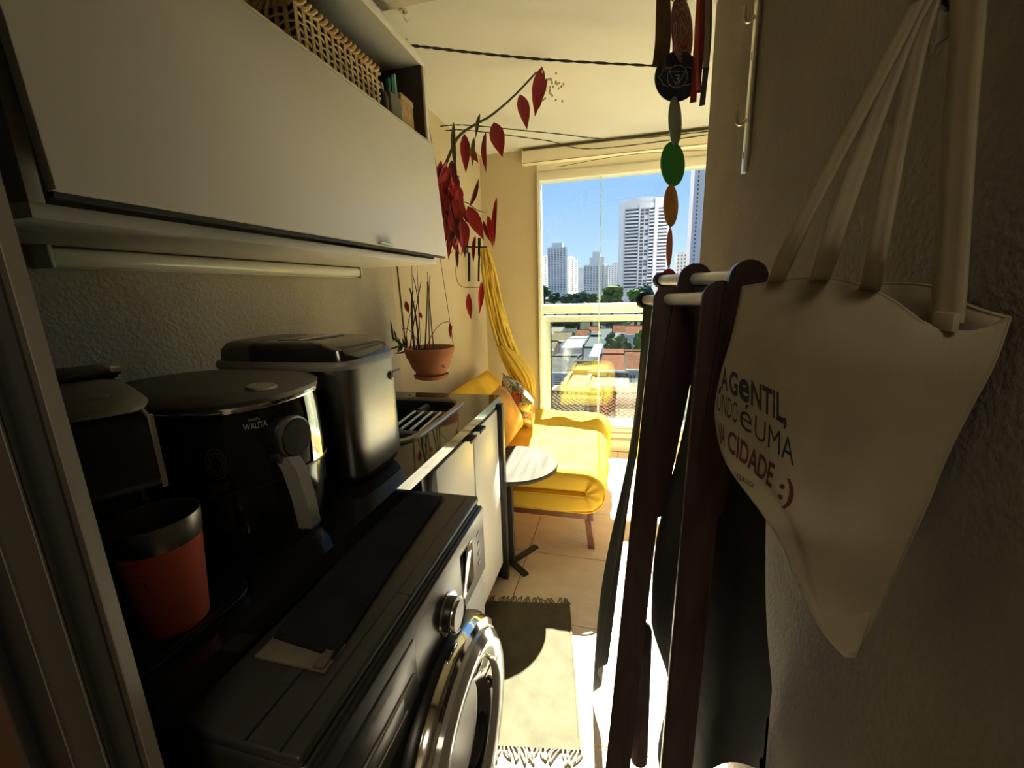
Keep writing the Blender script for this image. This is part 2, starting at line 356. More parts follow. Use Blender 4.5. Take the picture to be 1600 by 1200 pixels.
# worktop -----------------------------------------------------------
wt = thing('worktop', 'polished black granite worktop along the left wall', 'worktop', (-.8, 1, .865))
SX0, SX1, SY0, SY1 = -1.0, -.625, 1.09, 1.585          # sink hole
part('slab', MB().box(XL+.002, -.50, .245, SY0, .865, .90).box(XL+.002, -.50, SY1, 1.71, .865, .90).box(XL+.002, SX0, SY0, SY1, .865, .90).box(SX1, -.50, SY0, SY1, .865, .90), GRAN, wt)
part('end_panel', MB().box(-.515, -.485, 1.672, 1.708, 0, .865, .002).box(XL+.002, -.515, 1.685, 1.708, 0, .865), mat('black_laminate', (.012, .012, .012), .35), wt)
part('end_panel', MB().box(XL+.002, -.52, .245, .27, 0, .865), MATS['black_laminate'], wt)
sk = thing('sink', 'black inset sink with rounded steel rim', 'sink', (-.81, 1.33, .72))
scx, scy, srx, sry = (SX0+SX1)/2, (SY0+SY1)/2, (SX1-SX0)/2, (SY1-SY0)/2
def sring(g, z, n=6): return superel(scx, scy, srx+g, sry+g, n, z, 56)
part('basin', MB().loft([sring(.002, .902), sring(-.006, .897), sring(-.012, .86), sring(-.02, .76), sring(-.06, .725)], cap0=False), mat('black_sink', (.012, .013, .014), .3), sk)
part('rim', MB().loft([sring(.022, .9005), sring(.020, .907), sring(.010, .910), sring(-.001, .907), sring(-.004, .898)], cap0=False, cap1=False), STEEL, sk)
rk = thing('drain_rack', 'grey slatted draining rack lying in the sink', 'dish rack', (-.75, 1.4, .86))
gp = mat('dark_grey_plastic', (.09, .09, .09), .5); wp = mat('white_rod', (.75, .75, .75), .35)
part('end_bar', MB().box(-.79, -.64, 1.225, 1.255, .862, .882, .004), gp, rk)
part('end_bar', MB().box(-.80, -.66, 1.45, 1.48, .862, .886, .004), gp, rk)
part('grip', MB().box(-.79, -.765, 1.48, 1.56, .87, .89, .006), gp, rk)
for k in range(4):
    x = -.77+k*.037
    part('rod', MB().tube([(x, 1.25, .884), (x-.012, 1.455, .888)], .005, 8), wp, rk)
# base cabinet units ------------------------------------------------
for (y0, y1, t0, t1, lb) in ((1.035, 1.352, 1.272, 1.335, 'white base cabinet door unit beside the washing machine'), (1.358, 1.668, 1.375, 1.438, 'white base cabinet door unit at the far end of the worktop')):
    u = thing('base_cabinet', lb, 'cabinet', (-.8, (y0+y1)/2, 0), 'base cabinets under the worktop')
    part('carcass', MB().box(XL+.002, -.525, y0, y1, .09, .715).box(XL+.002, -1.01, y0, y1, .715, .86).box(-.55, -.525, y0, y1, .715, .858), LAMD, u)
    part('plinth', MB().box(XL+.05, -.56, y0, y1, 0, .09), MATS['black_laminate'], u)
    dd = part('door', MB().box(-.524, -.505, y0+.002, y1-.002, .095, .845, .0015), LAMI, u)
    part('tab_handle', MB().box(-.53, -.482, t0, t1, .846, .850, .001).box(-.486, -.482, t0, t1, .838, .850, .001), BLKM, dd)
part_gap = solo('filler_panel', MB().box(XL+.3, -.53, .99, 1.03, 0, .864), MATS['black_laminate'], 'narrow black filler strip between washing machine and base cabinet', 'panel', (-.7, 1.01, 0))
# ================================================================ washing machine
DG = mat('graphite_steel', (.040, .037, .033), .40, .3); DGF = mat('graphite_front', (.022, .020, .018), .30, 0, spec=.3)
wm = thing('washing_machine', 'dark graphite front-loading washing machine below the worktop', 'washing machine', (-.61, .595, 0))
wx, wy0, wy1 = -.325, .285, .90
part('body', MB().box(-.90, wx, wy0, wy1, .012, .835, .012, 3), DG, wm)
tp = part('top_panel', MB().box(-.90, wx-.004, wy0, wy1, .836, .853, .006, 3), DG, wm)
part('groove', MB().box(-.407, -.404, wy0+.004, wy1-.03, .852, .8536), BLK, tp)
part('groove', MB().box(-.358, -.3555, wy0+.002, wy1-.02, .8525, .8536), BLK, tp)
part('groove', MB().box(-.3555, -.329, .545, .5475, .8522, .8536), BLK, tp)
part('recess', MB().box(-.425, -.407, .36, .865, .8525, .8538), BLKM, tp)
fp = part('control_panel', MB().box(wx-.005, wx+.008, wy0+.004, wy1-.004, .655, .832, .007, 3), DGF, wm)
part('display', MB().box(wx+.007, wx+.0095, .735, .805, .69, .795, .001), BLKG, fp, 'black glass display')
part('display_bezel', MB().box(wx+.006, wx+.0085, .731, .809, .686, .799, .001), DG, fp)
for k in range(4): part('button', MB().box(wx+.0075, wx+.0088, .84, .855, .70+k*.026, .709+k*.026, .0006), DG, fp)
RX = Matrix.Rotation(PI/2, 4, 'Y')
kb = part('knob', MB().lathe([(.034, 0), (.032, .02), (.030, .024)], Matrix.Translation((wx+.008, .655, .725)) @ RX, 28), BLK, wm)
part('knob_ring', MB().lathe([(.034, .014), (.0355, .016), (.0355, .020), (.031, .026), (.030, .024)], Matrix.Translation((wx+.008, .655, .725)) @ RX, 28, False, False), CHROME, kb)
part('knob_base', MB().lathe([(.043, 0), (.041, .004)], Matrix.Translation((wx+.008, .655, .725)) @ RX, 28), CHROME, kb)
dw = part('detergent_drawer', MB().box(wx+.004, wx+.0105, .31, .52, .685, .795, .004), DGF, wm)
part('drawer_recess', MB().box(wx+.008, wx+.012, .33, .47, .70, .733, .003), BLK, dw)
part('drawer_trim', MB().tube([(wx+.011, .325, .698), (wx+.011, .325, .737), (wx+.011, .505, .737)], .0022, 6).tube([(wx+.011, .325, .698), (wx+.011, .475, .698)], .0018, 6), STEEL, dw)
t = MB(); lettering(t, 'SAMSUNG', (wx+.0112, .385, .772), (0, .062, 0), (0, 0, .0095)); part('lettering', t, mat('grey_print', (.05, .05, .045), .6), dw)
DM = Matrix.Translation((wx+.002, .63, .425)) @ RX
door = part('door', MB().lathe([(.252, 0), (.252, .012), (.246, .02)], DM, 56, True, True), BLK, wm)
part('chrome_ring', MB().lathe([(.246, .014), (.246, .030), (.240, .040), (.228, .044), (.224, .038)], DM, 56, False, False), CHROME, door)
part('outer_ring', MB().lathe([(.226, .036), (.222, .052), (.205, .062), (.178, .060), (.165, .050), (.160, .036)], DM, 56, False, False), mat('grey_gloss_plastic', (.32, .30, .26), .12, coat=.5), door)
part('door_glass', MB().lathe([(.162, .044), (.13, .030), (.10, .004), (.06, -.004), (.0, -.006)], DM, 48, False, False), mat('dark_door_glass', (.01, .01, .01), .03), door)
for a, b in ((-.86, .33), (-.37, .33), (-.86, .86), (-.37, .86)):
    part('foot', MB().cyl((a, b, 0), (a, b, .014), .02, seg=12), BLK, wm)
# placemat on the machine
fab = weave_mat('black_woven_mat', (.018, .018, .018), 260, .7, .3)
pm = thing('placemat', 'folded black woven placemat lying on the washing machine', 'placemat', (-.44, .62, .854))
def mat_fn(u, v):
    a = Vector((-.485, .415, 0)).lerp(Vector((-.375, .405, 0)), u); b = Vector((-.545, .868, 0)).lerp(Vector((-.412, .862, 0)), u)
    p = a.lerp(b, v); p.z = .8615+.0012*math.sin(v*19+u*3); return p
g = MB().grid(mat_fn, 10, 40); g2 = [Vector((p.x, p.y, .8545)) for p in g.v]; n0 = len(g.v); fs0 = list(g.f)
g.add(g2, [tuple(reversed(f)) for f in fs0])
def rim_faces(nu, nv, off):
    idx = [i for i in range(nu+1)] + [j*(nu+1)+nu for j in range(1, nv+1)] + [nv*(nu+1)+i for i in range(nu-1, -1, -1)] + [j*(nu+1) for j in range(nv-1, 0, -1)]
    return [(idx[k], idx[(k+1) % len(idx)], idx[(k+1) % len(idx)]+off, idx[k]+off) for k in range(len(idx))]
g.f += rim_faces(10, 40, n0)
part('upper_layer', g, fab, pm)
part('lower_flap', MB().box(-.487, -.372, .383, .43, .8538, .8575, .001), weave_mat('beige_backing', (.16, .14, .10), 200, .4), pm, 'beige backing showing at the end')
part('frayed_edge', MB().tube([(-.373, .40, .862), (-.392, .60, .8625), (-.411, .86, .862)], .003, 6), fab, pm)
part('label_tag', MB().box(-.392, -.375, .384, .412, .8575, .862, .001), mat('brown_tag', (.09, .06, .05), .8), pm)
# ================================================================ appliances
af = thing('air_fryer', 'black egg-shaped air fryer with grey handle', 'air fryer', (-.73, .59, .90))
fx, fy, frx, fry = -.735, .59, .185, .142
def fring(g, z, n=2.5): return superel(fx, fy, frx+g, fry+g, n, z, 56)
part('base', MB().loft([fring(-.03, .9005), fring(-.022, .915)]), BLKM, af)
part('body', MB().loft([fring(-.022, .912), fring(-.008, .94), fring(0, 1.0), fring(.004, 1.08), fring(.002, 1.15), fring(-.002, 1.183)]), mat('fryer_black', (.008, .008, .008), .12), af)
part('lid', MB().loft([fring(.004, 1.183), fring(.006, 1.192), fring(-.004, 1.199), fring(-.05, 1.203), fring(-.12, 1.205)]), mat('fryer_lid', (.052, .048, .040), .5), af)
part('lid_trim', MB().loft([fring(.0045, 1.176), fring(.0058, 1.180), fring(.0045, 1.184)], False, False), CHROME, af)
fxx = fx+frx+.002
dial = part('dial', MB().lathe([(.024, 0), (.024, .006), (.021, .009)], Matrix.Translation((fx+.153, fy-.03, 1.197)) @ Matrix.Rotation(.10, 4, 'Y'), 24), STEEL, af)
KNB = mat('knob_black', (.010, .009, .009), .6, spec=.15)
kd = part('knob', MB().lathe([(.035, -.012), (.035, .020), (.031, .026), (.0, .027)], Matrix.Translation((fxx+.002, .557, 1.118)) @ RX, 32), KNB, af)
part('knob_ring', MB().lathe([(.0365, .010), (.0375, .016), (.036, .022), (.033, .024)], Matrix.Translation((fxx+.002, .557, 1.118)) @ RX, 32, False, False), STEEL, kd)
part('seam', MB().loft([fring(.0052, 1.045), fring(.0058, 1.048), fring(.0052, 1.051)], False, False), BLK, af)
hd = part('handle', MB().loft([[Vector((fxx+ox+sx*.013, .543+sy*w, z)) for sx, sy in ((-1, -1), (1, -.75), (1, .75), (-1, 1))] for z, ox, w in ((.962, .036, .010), (.969, .040, .0135), (1.02, .036, .0145), (1.07, .026, .015), (1.092, .012, .0155))]), mat('warm_grey_plastic', (.20, .19, .165), .45), af)
part('release_button', MB().box(fxx-.004, fxx+.018, .522, .566, 1.085, 1.10, .004), STEEL, hd)
part('chrome_strip', MB().loft([[Vector((fx+(frx+g)*math.copysign(abs(math.cos(a))**.8, math.cos(a)), fy+(fry+g)*math.copysign(abs(math.sin(a))**.8, math.sin(a)), z)) for a in (.10, .16, .22, .28)] for z, g in ((1.05, .006), (1.10, .007), (1.15, .0055), (1.176, .0035))], False, False), CHROME, af)
def on_fryer(a, z, g=.0058):
    return Vector((fx+(frx+g)*math.copysign(abs(math.cos(a))**.8, math.cos(a)), fy+(fry+g)*math.copysign(abs(math.sin(a))**.8, math.sin(a)), z))
def wrap_text(mb, txt, a0, a1, z0, h, bold=0):
    uv, fs = text_mesh(txt, bold); mb.add([on_fryer(a0+(a1-a0)*u, z0+h*v) for u, v in uv], fs)
silver = mat('silver_print', (.36, .35, .32), .5)
t = MB(); wrap_text(t, 'WALITA', -.56, -.32, 1.146, .010, .02); wrap_text(t, 'PHILIPS', -.50, -.39, 1.159, .0042); part('lettering', t, silver, af)
gold = mat('gold_print', (.05, .042, .022), .6)
t = MB()
for k in range(3):
    pts = [on_fryer(-.86+.10*math.cos(q)*(.5+.22*k), 1.10+.026*math.sin(q)*(.5+.22*k)) for q in [2*PI*i/24 for i in range(25)]]
    t.tube(pts, .0012, 5)
wrap_text(t, 'Rapid Air', -.98, -.74, 1.062, .006); part('badge', t, gold, af)
# bread maker
bk = thing('bread_maker', 'brushed steel bread maker with black lid', 'bread maker', (-.76, .895, .90))
bx, by, brx, bry = -.765, .893, .19, .118
def bring(g, z, n=6, sx=0): return superel(bx+sx, by, brx+g, bry+g, n, z, 64)
part('base', MB().loft([bring(-.02, .9005), bring(-.008, .915), bring(-.006, .928)]), BLK, bk)
part('body', MB().loft([bring(-.004, .926), bring(0, .935), bring(0, 1.185), bring(-.003, 1.188)]), STEEL, bk)
part('rim', MB().loft([bring(.003, 1.186), bring(.0045, 1.195), bring(.001, 1.203), bring(-.006, 1.205)]), mat('light_grey_plastic', (.30, .29, .26), .35), bk)
def lidring(x0, x1, g, z): return [Vector((min(max(p.x, x0), x1), p.y, z)) for p in bring(g, z)]
part('rear_lid', MB().loft([lidring(-.96, -.835, -.006, 1.204), lidring(-.958, -.835, -.008, 1.228), lidring(-.95, -.835, -.018, 1.243), lidring(-.94, -.835, -.03, 1.248)]), mat('grey_lid', (.10, .095, .08), .4), bk)
fl_ = part('lid', MB().loft([lidring(-.832, -.57, -.005, 1.204), lidring(-.832, -.575, -.007, 1.212), lidring(-.832, -.60, -.012, 1.228), lidring(-.832, -.65, -.022, 1.242), lidring(-.832, -.68, -.034, 1.247)]), mat('lid_black', (.020, .019, .017), .14), bk)
part('viewing_window', MB().box(-.80, -.70, .84, .955, 1.2465, 1.2485, .001), BLKG, fl_)
part('window_strip', MB().box(-.735, -.725, .83, .965, 1.2485, 1.250, .0005), mat('pale_strip', (.6, .57, .48), .3), fl_)
SL = Matrix.Translation((-.625, .893, 1.2255)) @ Matrix.Rotation(.37, 4, 'Y')
cp = part('control_panel', MB().box(-.03, .03, -.085, .085, -.001, .004, .002, 2, SL), mat('panel_grey', (.09, .085, .07), .3), bk)
for i in range(2):
    for j in range(3): part('button', MB().box(-.012+i*.016, -.003+i*.016, .0+j*.022, .014+j*.022, .003, .007, .002, 2, SL), BLK, cp)
part('screen', MB().box(-.015, .015, -.07, -.02, .003, .005, .001, 2, SL), BLKG, cp)
fxb = bx+brx+.0008
st = MB().lathe([(.010, 0), (.008, .003), (0, .004)], Matrix.Translation((fxb, .955, 1.142)) @ RX, 12).box(fxb, fxb+.002, .965, 1.0, 1.148, 1.152)
for q in range(6): st.box(fxb, fxb+.002, .954, .956, 1.130, 1.142, 0, 1, Matrix.Translation((0, .955, 1.142)) @ Matrix.Rotation(q*1.05, 4, 'X') @ Matrix.Translation((0, -.955, -1.142)))
part('emblem', st, BLK, bk, 'small black insect-shaped mark')
# coffee machine
cm = thing('coffee_machine', 'black capsule coffee machine half hidden by the door frame', 'coffee machine', (-.68, .38, .917))
CM = Matrix.Translation((-.62, .347, 0)) @ Matrix.Rotation(-.45, 4, 'Z')
part('body', MB().box(-.155, -.047, -.038, .038, .9165, 1.262, .012, 3, CM), BLK, cm)
part('head', MB().box(-.05, .155, -.034, .034, 1.155, 1.243, .012, 3, CM), BLK, cm)
part('flap', MB().loft([[CM @ v for v in superel(.062, 0, .112+g, .036+g, 4.5, z, 40)] for g, z in ((-.002, 1.2445), (.001, 1.249), (-.005, 1.253))]), mat('flap_grey', (.12, .113, .095), .45), cm)
part('flap_dimple', MB().loft([[CM @ v for v in superel(.10, 0, .022+g, .012+g, 2, z, 20)] for g, z in ((0, 1.2525), (-.003, 1.2545))]), MATS['flap_grey'], cm)
part('hinge', MB().tube([CM @ Vector((-.048, y, 1.258)) for y in (-.036, .036)], .006, 10), BLKM, cm)
part('hinge_screw', MB().tube([CM @ Vector((-.048, y, 1.262)) for y in (.030, .040)], .006, 10), CHROME, cm)
part('front_panel', MB().box(-.005, .105, -.0362, -.0335, 1.172, 1.228, .001, 2, CM), mat('panel_steel', (.30, .30, .30), .35, .7), cm)
part('trim_strip', MB().box(.1515, .1565, .029, .0345, 1.156, 1.236, .001, 2, CM), CHROME, cm)
part('spout', MB().cyl(CM @ Vector((.03, 0, 1.12)), CM @ Vector((.03, 0, 1.158)), .010, .016, 14), BLK, cm)
part('trim_strip', MB().box(-.049, -.0445, .031, .036, .93, 1.155, .001, 2, CM), CHROME, cm)
part('trim_strip', MB().box(-.049, -.0445, -.036, -.031, .93, 1.155, .001, 2, CM), CHROME, cm)
ty = thing('serving_tray', 'black rounded tray under the coral tumbler', 'tray', (-.655, .366, .90))
def tring(g, z): return superel(-.655, .366, .110+g, .092+g, 6, z, 40)
part('plate', MB().loft([tring(-.004, .9008), tring(0, .906), tring(-.002, .909)]), BLK, ty)
part('lip', MB().loft([tring(-.001, .907), tring(.002, .915), tring(-.003, .916), tring(-.006, .908)], False, False), BLK, ty)
tu = thing('tumbler', 'coral red tumbler with bare steel rim', 'tumbler', (-.592, .368, .909))
TM = Matrix.Translation((-.592, .368, .9095))
coral = mat('coral_coating', (.90, .19, .125), .42)
part('cup_body', MB().lathe([(.034, 0), (.037, .004), (.0475, .128)], TM, 44, True, False), coral, tu)
part('steel_rim', MB().lathe([(.0475, .128), (.0482, .130), (.0505, .160), (.0500, .163), (.0475, .163), (.045, .13), (.036, .01), (.0, .008)], TM, 44, False, False), STEEL, tu)
t = MB()
def cupt(a, z): return Vector((-.592+.0445*math.cos(a), .368+.0445*math.sin(a), .9095+z))
t.tube([cupt(-1.35+.3*q/8, .090+.006*math.sin(q/8*PI)) for q in range(9)], .0007, 5).tube([cupt(-1.12, .094), cupt(-1.08, .084)], .0007, 5)
part('engraving', t, mat('dark_coral', (.25, .03, .02), .5), tu)

# unseen fill lamp added behind the viewer to brighten the near things
kl = thing('fill_lamp', 'added round fill lamp on the ceiling behind the viewer', 'lamp', (.08, -.7, 2.24))
part('lamp_base', MB().lathe([(.20, 2.285), (.20, 2.299)], Matrix.Translation((.08, -.7, 0)), 32), LAMI, kl)
lm_ = bpy.data.materials.new('fill_lamp_glow'); lm_.use_nodes = True; lp_ = lm_.node_tree.nodes['Principled BSDF']
lp_.inputs['Base Color'].default_value = (.8, .78, .7, 1); lp_.inputs['Emission Color'].default_value = (1, .86, .64, 1); lp_.inputs['Emission Strength'].default_value = 5.5
part('lamp_glass', MB().lathe([(.19, 2.285), (.185, 2.262), (.14, 2.245), (.0, 2.24)], Matrix.Translation((.08, -.7, 0)), 32, False, False), lm_, kl)
# ================================================================ things on the cabinet shelf
ZS = 1.9355
wk = wood_mat('wicker', (.46, .30, .12), (.74, .55, .28), (8, 8, 8), .6); wkd = mat('wicker_liner', (.035, .02, .012), .8)
bs = thing('wicker_basket', 'natural woven wicker basket on the open cabinet shelf', 'basket', (-.91, 1.2, ZS))
X0, X1, Y0, Y1, HB = -1.06, -.775, 1.02, 1.39, .118
part('liner', MB().box(X0+.008, X1-.008, Y0+.008, Y1-.008, ZS, ZS+HB-.012), wkd, bs)
ws = MB(); nst = 22
def per(s):     # perimeter point and outward normal
    L = [(X1, Y0, 0, 1, 1, 0, Y1-Y0), (X1, Y1, -1, 0, 0, 1, X1-X0), (X0, Y1, 0, -1, -1, 0, Y1-Y0), (X0, Y0, 1, 0, 0, -1, X1-X0)]
    s %= sum(l[6] for l in L)
    for l in L:
        if s <= l[6]: return Vector((l[0]+l[2]*s, l[1]+l[3]*s, 0)), Vector((l[4], l[5], 0))
        s -= l[6]
TOT = 2*(X1-X0+Y1-Y0); NS = 48
stk = MB()
for i in range(NS):
    p, nrm = per(i*TOT/NS); tdir = Vector((-nrm.y, nrm.x, 0))
    c = p; w = .0058
    stk.prism([c-tdir*w-nrm*.001+Vector((0, 0, ZS)), c+tdir*w-nrm*.001+Vector((0, 0, ZS)), c+tdir*w-nrm*.001+Vector((0, 0, ZS+HB-.008)), c-tdir*w-nrm*.001+Vector((0, 0, ZS+HB-.008))], nrm*.003)
part('stakes', stk, wk, bs, kind='stuff')
for row in range(5):
    pts = []
    for i in range(NS*4+1):
        p, nrm = per(i/4*TOT/NS); pts.append(p+nrm*(.0035*math.cos(PI*(i/4+row))+.001)+Vector((0, 0, ZS+.014+row*.0172)))
    ws.tube(pts, .0025, 5)
part('weavers', ws, wood_mat('wicker_light', (.62, .47, .28), (.80, .66, .45), (8, 8, 8), .5), bs, kind='stuff')
rm = MB()
for q in range(3):
    pts = []
    for i in range(241):
        p, nrm = per(i/240*TOT); a = i*.55+q*2.09; pts.append(p+nrm*(.006*math.cos(a)+.002)+Vector((0, 0, ZS+HB-.006+.010*math.sin(a))))
    rm.tube(pts, .0048, 6)
part('braided_rim', rm, wk, bs)
solo('folded_cloth', MB().box(-1.0, -.80, 1.26, 1.37, ZS+HB-.012, ZS+HB+.022, .008, 3), mat('grey_blue_cloth', (.12, .14, .14), .9, bump=.4, bscale=40), 'grey folded cloth poking out of the wicker basket', 'cloth', (-.9, 1.31, ZS+HB-.012))
bt = thing('spray_bottle', 'dark bottle standing between basket and green box', 'bottle', (-.80, 1.437, ZS))
part('bottle_body', MB().lathe([(.022, 0), (.024, .004), (.024, .062), (.014, .078), (.011, .082)], Matrix.Translation((-.80, 1.437, ZS)), 20), BLK, bt)
part('cap', MB().lathe([(.012, .081), (.012, .10), (.009, .103)], Matrix.Translation((-.80, 1.437, ZS)), 16), mat('pale_cap', (.4, .4, .36), .4), bt)
gb = thing('storage_box', 'small grey-green storage box with open top on the shelf', 'box', (-.83, 1.505, ZS))
sg = mat('sage_card', (.17, .18, .14), .7)
part('front', MB().box(-.783, -.78, 1.468, 1.542, ZS, ZS+.088, .0005), sg, gb)
part('side', MB().box(-.88, -.783, 1.468, 1.471, ZS, ZS+.088), sg, gb); part('side', MB().box(-.88, -.783, 1.539, 1.542, ZS, ZS+.088), sg, gb)
part('back', MB().box(-.883, -.88, 1.468, 1.542, ZS, ZS+.088), sg, gb); part('bottom', MB().box(-.88, -.783, 1.471, 1.539, ZS, ZS+.003), sg, gb)
kr = thing('kraft_box', 'tan cork-textured box beside the green box', 'box', (-.84, 1.595, ZS))
ck = mat('cork', (.50, .33, .16), .85, var=.3, vscale=60)
part('box_body', MB().box(-.90, -.782, 1.547, 1.64, ZS, ZS+.095, .002), ck, kr); part('lid', MB().box(-.902, -.78, 1.545, 1.642, ZS+.0955, ZS+.115, .002), ck, kr)
tc1, tc2 = mat('teal_plastic', (.02, .22, .17), .4), mat('mint_plastic', (.25, .50, .42), .4)
for k, (y, x, tm, lb) in enumerate(((1.486, -.80, tc1, 'dark teal clothes peg standing in the green box'), (1.502, -.795, tc1, 'teal clothes peg leaning in the middle of the green box'), (1.516, -.792, tc2, 'pale mint clothes peg standing in the green box'))):
    pg = thing('clothes_peg', lb, 'clothes peg', (x, y, ZS+.005), 'clothes pegs in the green box')
    h = .135+.012*k
    part('leg', MB().prism([(x, y-.009, ZS+.01), (x, y-.004, ZS+.01), (x, y-.001, ZS+h), (x, y-.005, ZS+h)], (.01, 0, 0)), tm, pg)
    part('leg', MB().prism([(x, y+.009, ZS+.01), (x, y+.004, ZS+.01), (x, y+.001, ZS+h), (x, y+.005, ZS+h)], (.01, 0, 0)), tm, pg)
    part('spring', MB().tube([(x-.002, y-.004, ZS+.10), (x-.002, y+.004, ZS+.10)], .004, 8), CHROME, pg)
# ================================================================ plants
def leaf_mesh(name, mt, curl=.12, fat=.44):
    rows = [(0, .02), (.12, .55), (.3, .95), (.5, 1.0), (.7, .72), (.87, .32), (1, .01)]
    mb = MB(); vs = []
    for t, w in rows:
        for s in (-1, -.5, 0, .5, 1): vs.append(Vector((s*w*fat, t, -curl*t*t + .18*abs(s)*w*fat + .03*math.sin(9*t+2*s)*fat)))
    fs = [(i*5+k, i*5+k+1, (i+1)*5+k+1, (i+1)*5+k) for i in range(len(rows)-1) for k in range(4)]
    mb.add(vs, fs); me = mb.mesh(name, sharp=80); me.materials.append(mt); return me
def leaf_M(p0, p1, w, twist=0):
    p0, p1 = Vector(p0), Vector(p1); d = p1-p0; L = d.length; y = d/L
    z = (EYE-p0); z = (z-z.dot(y)*y).normalized(); z = Quaternion(y, twist) @ z; x = y.cross(z)
    M = Matrix((x*w, y*L, z*L)).transposed().to_4x4(); M.translation = p0; return M
RED = mat('red_leaf', (.30, .012, .018), .55, var=.25, vscale=20); DRED = mat('dark_red_leaf', (.10, .010, .010), .6, var=.3, vscale=20)
BRED = mat('bright_red_leaf', (.48, .022, .022), .5, var=.15, vscale=15); GRN = spots_mat('spotted_green_leaf', (.30, .30, .16), [(.07, .08, .02), (.09, .10, .03), (.06, .07, .02)], 160); BRN = mat('dry_brown_leaf', (.14, .07, .035), .8)
STEM = mat('plant_stem', (.045, .04, .015), .7); DSTEM = mat('dry_stem', (.05, .03, .018), .8)
LM = {k: leaf_mesh('leaf', m_) for k, m_ in dict(r=RED, d=DRED, b=BRED, g=GRN, n=BRN).items()}
WIRE = mat('dark_wire', (.02, .018, .015), .6)
ps = thing('hanging_red_plant', 'hanging plant with drooping dark red leaves beside the cabinet', 'plant', (-.95, 2.06, 1.56))
pc = Vector((-.95, 2.06, 0))
part('pot', MB().lathe([(.065, 1.565), (.085, 1.62), (.10, 1.70), (.106, 1.705), (.10, 1.706), (.092, 1.69), (.0, 1.685)], Matrix.Translation(pc), 28), mat('grey_pot', (.16, .17, .16), .6), ps)
for q in range(3):
    a = q*2.09+.5
    part('hanger_wire', MB().tube([pc+Vector((.10*math.cos(a), .10*math.sin(a), 1.70)), pc+Vector((0, 0, 2.395))], .0012, 5), WIRE, ps)
def stem(pxs, r=.004, mt=STEM, par=ps):
    pts = smooth([at(*p) for p in pxs], 22); part('stem', MB().tube(pts, [r*(1-.5*i/22) for i in range(23)], 7), mt, par)
stem([(690, 330, 2.08), (686, 285, 2.1), (700, 248, 2.12), (716, 214, 2.15), (740, 196, 2.18), (768, 180, 2.2), (803, 150, 2.22), (838, 113, 2.24)], .009)
stem([(694, 330, 2.06), (697, 262, 2.08), (712, 218, 2.12)], .005)
stem([(705, 340, 2.05), (724, 316, 2.06), (745, 328, 2.08), (759, 332, 2.1)], .003)
stem([(715, 370, 2.1), (716, 400, 2.1), (712, 425, 2.12), (720, 447, 2.15), (748, 449, 2.18)], .0025)
stem([(705, 350, 2.1), (711, 290, 2.12), (718, 275, 2.12)], .003)
for (a, b, Y, w, k, tw) in (((847, 104), (835, 179), 2.2, 20, 'r', .2), ((855, 122), (840, 169), 2.22, 11, 'r', .5), ((813, 147), (824, 199), 2.18, 20, 'r', -.2), ((772, 191), (784, 243), 2.14, 25, 'r', .1),
        ((759, 207), (756, 269), 2.1, 11, 'r', .6), ((726, 209), (728, 268), 2.12, 17, 'r', 0), ((709, 191), (710, 269), 2.1, 9, 'g', .3), ((750, 178), (742, 215), 2.12, 7, 'g', .4), ((741, 215), (737, 258), 2.1, 8, 'g', .3), ((735, 232), (746, 253), 2.1, 12, 'b', .2),
        ((731, 322), (755, 373), 2.02, 23, 'b', 0), ((776, 309), (770, 385), 2.05, 9, 'b', .3), ((762, 336), (771, 385), 2.05, 12, 'b', -.3), ((755, 345), (769, 383), 2.06, 9, 'r', .4), ((734, 322), (750, 279), 2.05, 9, 'd', .4),
        ((743, 368), (738, 410), 2.1, 8, 'r', .4), ((732, 458), (735, 499), 2.15, 12, 'b', .2), ((752, 439), (750, 491), 2.17, 11, 'b', -.2), ((728, 360), (724, 402), 2.1, 11, 'g', .6), ((715, 380), (714, 420), 2.1, 7, 'n', .3)):
    p0, p1 = at(*a, Y), at(*b, Y-.02); inst('leaf', LM[k], ps, leaf_M(p0, p1, w/F*Y, tw))
for k in range(84):
    t = random.random(); cx_ = 690+10*t+random.uniform(-6, 34)*(.6+.4*t); cy_ = 262+115*t
    Y = 2.03+random.uniform(-.10, .10); p0 = at(cx_, cy_-12, Y); p1 = p0+Vector((random.uniform(-.06, .06), random.uniform(-.06, .06), -random.uniform(.07, .14)))
    inst('leaf', LM[random.choice('dddrrrrbbn')], ps, leaf_M(p0, p1, random.uniform(.028, .055), random.uniform(-1.2, 1.2)))
# seed head at the tip
sh = MB()
for k in range(26):
    p = at(862+random.gauss(0, 9), 135+random.gauss(0, 13), 2.2+random.uniform(-.03, .03)); sh.box(p.x-.004, p.x+.004, p.y-.003, p.y+.003, p.z-.006, p.z+.006, .002, 1)
part('seed_head', sh, mat('pale_seed', (.55, .48, .30), .8), ps, kind='stuff')
part('plant_stick', MB().cyl(at(733, 395, 2.12), at(733, 440, 2.12), .007, seg=8), BLK, ps)
